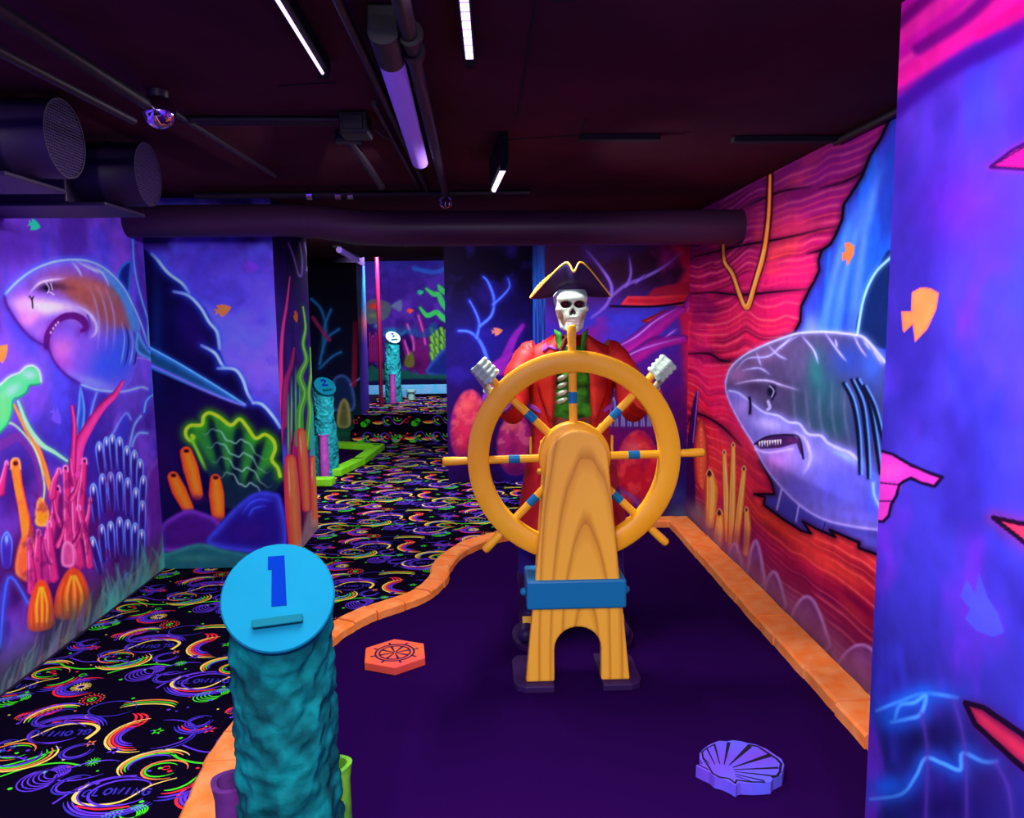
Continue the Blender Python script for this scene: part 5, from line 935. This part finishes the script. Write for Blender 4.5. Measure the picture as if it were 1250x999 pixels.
dm = empty('glass_dome', (-1.02, 2.53, 2.165)); tag(dm, 'shiny glass dome at the end of the upper left pipe', 'dome'); sph = [(.052*math.sin(t), .052*math.cos(t)) for t in np.linspace(.02, math.pi-.02, 16)]; MB().lathe(sph, Matrix.Translation((-1.02, 2.53, 2.165)), 24).build('ball', gl, dm, smooth=True, angle=180); MB().lathe([(.03, 2.20), (.034, 2.228)], Matrix.Translation((-1.02, 2.53, 0)), 20).build('collar', black, dm, smooth=True)
sx, sy = -.207, 4.22; sk_ = empty('sprinkler', (sx, sy, 2.15)); tag(sk_, 'small bright sprinkler cage at the end of the long pipe', 'sprinkler')
for k in range(4): a = math.pi*k/4; MB().tube([(sx+.032*math.cos(a)*math.cos(t), sy+.032*math.sin(a)*math.cos(t), 2.135+.032*math.sin(t)) for t in np.linspace(0, 2*math.pi, 20)], .0025, 6, caps=False).build('wire', gl, sk_, smooth=True)
MB().lathe([(.008, 2.11), (.008, 2.19)], Matrix.Translation((sx, sy, 0)), 8).build('stem', black, sk_)
for x0, x1, y, lb_ in [(onZ(706, 165, CEIL)[0], onZ(805, 165, CEIL)[0], 3.14, 'short dark cable trunking on the right half of the ceiling'), (onZ(893, 168, CEIL)[0], 1.46, 3.18, 'longer dark cable trunking on the ceiling touching the right wall')]:
    tag(MB().box(((x0+x1)/2, y, CEIL-.012), (x1-x0, .05, .022)).build('cable_trunking', mat('matt_black', (14, 8, 14), .9), bevel=.003), lb_, 'trunking')
tag(MB().tube([(1.452, 3.2, 2.21), (1.452, 1.9, 2.21)], .014, 8).build('ceiling_conduit', black, smooth=True), 'dark conduit along the top corner of the right wall', 'pipe')
duct_p = mat('violet_lit_sheet_metal', (32, 18, 50), .5, metal=.0)
for y, lb_ in [(2.55, 'nearer dark ventilation unit with a round mesh outlet high on the left wall'), (3.15, 'farther dark ventilation unit with a round mesh outlet high on the left wall')]:
    v = empty('ventilation_unit', (-1.78, y, 1.945)); tag(v, lb_, 'ventilation unit', 'ventilation units on the left wall')
    MB().box((-1.783, y, 2.09), (.43, .32, .26)).build('box', duct_p, v, bevel=.006); MB().box((-1.71, y, 1.952), (.58, .34, .014)).build('base_plate', duct_p, v, bevel=.003)
    MX = Matrix.Translation((-1.575, y, 2.088)) @ Matrix.Rotation(math.pi/2, 4, 'Y')
    MB().lathe([(.122, 0), (.122, .10), (.126, .105), (.126, .12), (.122, .125), (.122, .25), (.116, .25), (.116, .02), (0, .02)], MX, 40).build('outlet', duct_p, v, smooth=True, angle=40)
    q = MB()
    for k in range(-12, 13):
        h = math.sqrt(max(0, .117**2-(k*.0092)**2)); X0 = -1.33
        q.box((X0, y+k*.0092, 2.088), (.002, .0028, 2*h)); q.box((X0+.002, y, 2.088+k*.0092), (.002, 2*h, .0028))
    q.build('mesh_grille', mat('violet_mesh_wire', (44, 22, 72), .6), v)
# far lamp under the beam before the steps
fl2 = empty('fluorescent_fixture', (-1.45, 8.4, 2.2)); tag(fl2, 'small pale strip light near the entrance of the far hall', 'light fixture')
a, b = onZ(414, 305, 2.19), onZ(447, 323, 2.19); MB().tube([(a[0], a[1], 2.19), (b[0], min(b[1], 8.8), 2.19)], .03, 10).build('diffuser', lilac, fl2, smooth=True); MB().box(((a[0]+b[0])/2, (a[1]+min(b[1], 8.8))/2, 2.222), (.08, abs(min(b[1], 8.8)-a[1]), .014)).build('housing', black, fl2)
# ------------------------------------------------------------------ skeleton pirate behind the wheel
PX, PY = .385, 3.45
pir = empty('skeleton_pirate', (PX, PY, FZ)); tag(pir, 'skeleton pirate in a tricorn hat and red coat gripping the ship wheel', 'statue')
bone_m = mat('painted_bone', (192, 222, 186), .6, c2=(166, 200, 164), nscale=18, bump=.15); tooth_m = mat('painted_teeth', (236, 240, 216), .4)
red_m = mat('red_coat_paint', (176, 22, 16), .6, c2=(200, 34, 24), nscale=7, bump=.1); lap_m = mat('coral_lapel_paint', (206, 48, 30), .6, c2=(186, 32, 22), nscale=9)
gold_m = mat('gold_paint', (248, 206, 50), .4); hat_m = mat('navy_hat_paint', (22, 16, 62), .6, c2=(44, 14, 66), nscale=7); green_m = mat('torn_green_shirt', (22, 84, 16), .7, c2=(66, 190, 36), nscale=22, bump=.8)
purp_m = mat('purple_cloth', (150, 66, 190), .6, c2=(110, 40, 150), nscale=16); brown_m = mat('brown_sash', (120, 48, 26), .7, c2=(84, 30, 20), nscale=16, bump=.4); navy_m = mat('blue_breeches', (30, 44, 140), .7, c2=(60, 24, 110), nscale=10); boot_m = mat('dark_boot_paint', (40, 24, 72), .5)
SX, SY, SZ = .379, 3.41, 1.552
def skull(X, Y, Z):
    ax = np.abs(X)
    d = ell(X, Y, Z, (0, .02, .040), (.076, .096, .076))
    d = smin(d, rbox(X, Y, Z, (0, -.035, .0), (.062, .05, .062), .035), .03)
    d = smin(d, ell(ax, Y, Z, (.054, -.052, -.008), (.020, .030, .015)), .014)
    d = smin(d, ell(X, Y, Z, (0, -.074, .040), (.060, .018, .015)), .018)
    d = smin(d, rbox(X, Y, Z, (0, -.052, -.052), (.034, .036, .030), .02), .018)
    jaw = rbox(X, Y, Z, (0, -.050, -.090), (.034, .034, .019), .016)
    jaw = smin(jaw, cap(ax, Y, Z, (.057, .0, -.012), (.039, -.030, -.085), .011, .013), .012)
    d = smin(d, jaw, .010)
    d = smax(d, -ell(ax, Y, Z, (.029, -.085, .012), (.0245, .048, .0160)), .004)
    d = smax(d, -cap(ax, Y, Z, (.0, -.084, -.008), (.0085, -.084, -.030), .0055, .0085), .003)
    d = smax(d, -ell(ax, Y, Z, (.060, -.070, -.046), (.018, .036, .024)), .008)
    d = smax(d, -rbox(X, Y, Z, (0, -.088, -.064), (.030, .012, .013), .006), .004)
    d = smax(d, -ell(ax, Y, Z, (.082, -.03, .02), (.012, .03, .03)), .012)
    return d
V, Q = surface_net(skull, (-.095, -.115, -.125), (.095, .13, .13),   .0034); V = V+[SX, SY, SZ]
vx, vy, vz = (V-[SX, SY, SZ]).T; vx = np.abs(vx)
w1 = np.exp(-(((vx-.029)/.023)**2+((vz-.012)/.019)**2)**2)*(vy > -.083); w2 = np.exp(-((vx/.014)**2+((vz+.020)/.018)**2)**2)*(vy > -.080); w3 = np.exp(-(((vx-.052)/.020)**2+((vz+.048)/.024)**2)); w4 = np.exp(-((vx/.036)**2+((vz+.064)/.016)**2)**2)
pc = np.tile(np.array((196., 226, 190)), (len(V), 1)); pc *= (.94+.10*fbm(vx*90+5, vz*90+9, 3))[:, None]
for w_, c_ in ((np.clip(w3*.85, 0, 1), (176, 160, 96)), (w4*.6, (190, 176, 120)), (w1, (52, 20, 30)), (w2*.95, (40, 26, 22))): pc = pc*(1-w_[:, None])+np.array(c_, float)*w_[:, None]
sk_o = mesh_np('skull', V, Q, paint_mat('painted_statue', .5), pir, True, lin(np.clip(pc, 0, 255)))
for s in (-1, 1): MB().lathe([(.013*math.sin(t), .013*math.cos(t)) for t in np.linspace(.05, math.pi-.05, 10)], Matrix.Translation((SX+s*.029, SY-.040, SZ+.012)), 14).build('eye', mat('dark_red_eye', (96, 26, 36), .4), sk_o, smooth=True, angle=180)
for row, z in ((0, -.057), (1, -.071)):
    for k in range(8):
        x = (k-3.5)*.0068; MB().box((SX+x, SY-.0845+abs(x)*.25, SZ+z), (.0060, .008, .0125)).build('tooth', tooth_m, sk_o, bevel=.0018)
# neck bones
for k in range(5): MB().lathe([(.016, -.010), (.024, -.006), (.024, .006), (.016, .010)], Matrix.Translation((SX, SY+.035, 1.352+k*.024)), 14).build('vertebra', bone_m, pir, smooth=True)
# tricorn hat
hat = empty('hat', (SX, SY+.02, SZ+.06)); hat.parent = pir; hat.location = Vector((SX, SY+.02, SZ+.06))-Vector((PX, PY, FZ))
HX, HY = SX, SY+.01
edge = spline([(-.178, .02, 1.596), (-.125, -.065, 1.655), (-.060, -.115, 1.722), (-.030, -.128, 1.740), (-.016, -.136, 1.728), (0, -.142, 1.700), (.016, -.136, 1.728), (.030, -.128, 1.740), (.062, -.115, 1.720), (.125, -.065, 1.655), (.182, .02, 1.600), (.13, .10, 1.66), (.05, .15, 1.72), (0, .16, 1.725), (-.05, .15, 1.72), (-.13, .10, 1.66)], 5, True)
n = len(edge); rows = []
for t in np.linspace(0, 1, 9):
    ring = []
    for p in edge:
        a = math.atan2(p[1]-.02, p[0]); b = Vector((HX+.078*math.cos(a), HY+.012+.092*math.sin(a), 1.604+.050*max(0, -math.sin(a))**1.5)); e = Vector((HX+p[0], HY+p[1], p[2])); low = Vector((b.x+(e.x-b.x)*.55, b.y+(e.y-b.y)*.65, min(b.z, e.z)-.006+.12*(max(0, e.z-b.z))))
        ring.append(b*(1-t)**2+low*2*t*(1-t)+e*t*t)
    rows.append(ring)
MB().loft(rows, caps=False).build('brim', hat_m, hat, smooth=True, thick=.006, angle=180)
MB().lathe([(.080, 1.630), (.082, 1.65), (.078, 1.675), (.062, 1.700), (.03, 1.712), (0, 1.714)], Matrix.Translation((HX, HY+.012, 0)) @ Matrix.Diagonal((1, 1.15, 1, 1)), 32).build('crown', hat_m, hat, smooth=True, angle=180)
MB().tube([Vector((HX+p[0], HY+p[1], p[2])) for p in edge]+[Vector((HX+edge[0][0], HY+edge[0][1], edge[0][2]))], .0042, 8, caps=False).build('gold_trim', gold_m, hat, smooth=True, angle=180)
# coat
LV = [(1.425, .080, .075, .046), (1.395, .125, .085, .050), (1.36, .185, .098, .054), (1.30, .210, .115, .058), (1.20, .200, .118, .064), (1.08, .182, .115, .074), (.98, .178, .115, .082), (.88, .195, .125, .092), (.74, .220, .14, .108), (.58, .245, .155, .128), (.46, .262, .165, .145)]
LZ = spline(LV, 3); rows = []; nA = 49; CYo = PY+.035
def coat_pt(z, a, b, g, u, off=0.0):
    f0 = math.asin(min(.95, g/a)); th = f0+(2*math.pi-2*f0)*u; fold = 1+(.05*max(0, (1.0-z))*2)*math.sin(th*9)*(.6) if z < 1.0 else 1+.012*math.sin(th*7+z*30)
    sx_, cy = math.sin(th), -math.cos(th); k = .85
    x = (a*fold+off)*math.copysign(abs(sx_)**k, sx_); y = (b*fold+off)*math.copysign(abs(cy)**k, cy)
    return Vector((PX-.002+x, CYo+y, z))
for z, a, b, g in LZ: rows.append([coat_pt(z, a, b, g, u) for u in np.linspace(0, 1, nA)])
MB().grid(rows).build('coat', red_m, pir, smooth=True, thick=.010, angle=180)
for s in (0, 1):
    rows = []
    for z, a, b, g in LZ:
        if z < 1.02: continue
        k = (z-1.02)/.40; w = .075*min(1, k*2.5)*(1 if z < 1.36 else .75); r = []
        for j in range(5):
            u = w*j/4/(2*math.pi*.15); u = u if s == 0 else 1-u; p = coat_pt(z, a, b, g, u, .010+.006*math.sin(math.pi*j/4)); r.append(p)
        rows.append(r)
    MB().grid(rows).build('lapel', lap_m, pir, smooth=True, thick=.008, angle=180)
    # front facing strip, buttons, pocket
    for z in (1.02, .95, .90, .82):
        zz = min(LZ, key=lambda q: abs(q[0]-z)); p = coat_pt(z, zz[1], zz[2], zz[3], .045 if s == 0 else .955, .010)
        MB().lathe([(0, 0), (.013, .001), (.014, .006), (.008, .010), (0, .011)], Matrix.Translation(p) @ Matrix.Rotation(math.pi/2, 4, 'X'), 14).build('button', gold_m, pir, smooth=True)
    p = coat_pt(1.10, .185, .115, .074, .10 if s == 0 else .90, .008); MB().box(p, (.060, .008, .020), Matrix.Rotation(.5 if s else -.5, 3, 'Y') @ Matrix.Rotation(.3 if s == 0 else -.3, 3, 'Z')).build('pocket_flap', purp_m, pir, bevel=.003)
    p = coat_pt(.93, .186, .12, .088, .14 if s == 0 else .86, .010); MB().box(p, (.012, .012, .080)).build('gold_bar', gold_m, pir, bevel=.003)
    # tall green collar
    sg = 1 if s == 0 else -1
    MB().grid([[Vector((SX+sg*(.034+.026*j/3+.014*(i/5)), SY-.050+.030*j/3+.01*(i/5), 1.335+.105*i/5+.016*j/3)) for j in range(4)] for i in range(6)]).build('collar', green_m, pir, smooth=True, thick=.006, angle=180)
# shirt, ribs, sash, cravat, shoulder patch
MB().loft([[Vector((PX+a*math.cos(t), CYo-.012+b*math.sin(t), z)) for t in np.linspace(0, 2*math.pi, 40, endpoint=False)] for z, a, b in [(1.38, .05, .06), (1.33, .13, .085), (1.22, .15, .098), (1.10, .145, .095), (1.02, .14, .098)]]).build('shirt', green_m, pir, smooth=True, angle=180)
for k in range(5):
    z = 1.275-k*.034; MB().tube([(PX-.075, CYo-.088, z-.010), (PX-.062, CYo-.112, z-.004), (PX-.045, CYo-.122, z+.004), (PX-.030, CYo-.120, z+.012)], [.007, .012, .012, .006], 8).build('rib', bone_m, pir, smooth=True)
MB().loft([[Vector((PX+a*math.cos(t), CYo-.012+b*math.sin(t), z+.006*math.sin(5*t))) for t in np.linspace(0, 2*math.pi, 40, endpoint=False)] for z, a, b in [(1.06, .146, .105), (1.04, .152, .110), (.98, .154, .112), (.95, .148, .105), (.82, .17, .11)]]).build('sash', brown_m, pir, smooth=True, angle=60)
MB().tube([(SX-.02, SY-.045, 1.415), (SX-.035, SY-.07, 1.40), (SX-.048, SY-.082, 1.37), (SX-.062, SY-.085, 1.335)], [.012, .017, .014, .008], 10, flat=(1, .6)).build('cravat', brown_m, pir, smooth=True)
MB().grid([[Vector((PX-.135+.026*i+.008*(j % 2), CYo-.105+.035*j-.004*i, 1.372+.012*j+.012*(1 if (i+j) % 2 else 0)-.010*abs(i-1.5))) for j in range(4)] for i in range(4)]).build('torn_patch', purp_m, pir, smooth=True, thick=.006, angle=180)
# arms
for s in (-1, 1):
    sh_ = Vector((PX+s*.185, CYo-.01, 1.335)); el_ = Vector((PX+s*.268, CYo-.11, 1.105)); hd = Vector((WX+s*.505*math.cos(math.pi/4), WY, WZ+.505*math.sin(math.pi/4))); wr = Vector((hd.x+(-s)*.012, WY+.075, hd.z-.085)); cf = el_.lerp(wr, .55)
    P = spline([tuple(sh_+Vector((-s*.03, 0, .02))), tuple(sh_), tuple(sh_.lerp(el_, .45)+Vector((s*.022, 0, .012))), tuple(el_), tuple(el_.lerp(wr, .3)), tuple(cf)], 5); R_ = np.interp(np.linspace(0, 1, len(P)), [0, .2, .5, .65, 1], [.052, .067, .062, .060, .060])*(1+.05*np.sin(np.arange(len(P))*2.1))
    MB().tube([Vector(q) for q in P], R_, 16).build('sleeve', red_m, pir, smooth=True, angle=180)
    d = (wr-cf).normalized(); MB().tube([cf-d*.015, cf, cf+d*.028, cf+d*.030, cf+d*.005], [.064, .070, .072, .062, .05], 16).build('cuff', purp_m if s < 0 else lap_m, pir, smooth=True, angle=60)
    sd = Vector((d.y, -d.x, 0)).normalized()*.013
    for q in (1, -1): MB().tube([cf-d*.03+sd*q, cf.lerp(wr, .5)+sd*q*.8, wr+sd*q], [.012, .0085, .013], 10).build('forearm_bone', bone_m, pir, smooth=True)
    h = np.array([s*math.cos(math.pi/4), 0, math.sin(math.pi/4)]); e1 = np.array([0, -1.0, 0]); e2 = np.cross(h, e1)*s; c0 = np.array(hd); prim = []
    pt3 = lambda ax_, ang, r: c0+h*ax_+(e1*math.cos(math.radians(ang))+e2*math.sin(math.radians(ang)))*r
    for i in range(4):
        ax_ = (i-1.5)*.0225; rr_ = .0118-(.0012 if i in (0,) else 0); A = [pt3(ax_, g_, .034) for g_ in (110, 58, -2, -62, -112)]
        for a_, b_ in zip(A[:-1], A[1:]): prim.append((a_, b_, rr_, rr_*.88))
    prim.append((pt3(-.034, 110, .030), pt3(-.042, 20, .034), .012, .010)); prim.append((pt3(-.042, 20, .034), pt3(-.030, -50, .036), .0105, .009))
    palm = [(pt3((i-1.5)*.021, 112, .034), np.array(wr)+(i-1.5)*.008*h, .012, .011) for i in range(4)]
    def hand(X, Y, Z):
        f = np.full(X.shape, 9.0)
        for q in prim: f = smin(f, cap(X, Y, Z, *q), .0028)
        for q in palm: f = smin(f, cap(X, Y, Z, *q), .008)
        return f
    lo = np.minimum(c0, np.array(wr))-.075; hi = np.maximum(c0, np.array(wr))+.075; V, Q = surface_net(hand, lo, hi, .0036); mesh_np('hand', V, Q, bone_m, pir)
# legs, boots and the plates they stand on
for s in (-1, 1):
    f = Vector((PX+s*.20, PY+.03, 0)); hp = Vector((PX+s*.085, CYo, .93))
    MB().tube([hp, hp.lerp(Vector((f.x, f.y, .5)), .55)+Vector((0, -.03, 0)), Vector((f.x-s*.01, f.y, .46)), Vector((f.x, f.y+.01, .30)), Vector((f.x, f.y+.01, .22))], [.085, .075, .060, .052, .05], 14).build('breeches', navy_m, pir, smooth=True, angle=180)
    def boot(X, Y, Z):
        g = cap(X, Y, Z, (f.x, f.y+.01, .30), (f.x, f.y+.02, .10), .056, .046); g = smin(g, cap(X, Y, Z, (f.x, f.y+.02, .078), (f.x+s*.025, f.y-.14, .066), .045, .036), .03)
        return smax(g, (.030+FZ)-Z, .006)
    V, Q = surface_net(boot, (f.x-.10, f.y-.21, .02), (f.x+.10, f.y+.10, .37), .008); bo = mesh_np('boot', V, Q, boot_m, pir)
    MB().box((f.x+s*.014, f.y-.085, .115), (.046, .012, .034), Matrix.Rotation(-.7, 3, 'X')).build('buckle', gold_m, bo, bevel=.003)
    MB().prism([(f.x+.085*math.cos(t), f.y-.04+.16*math.sin(t)) for t in np.linspace(0, 2*math.pi, 20, endpoint=False)], .027, Matrix.Translation((0, 0, FZ))).build('base_plate', plate_m, pir, bevel=.005)
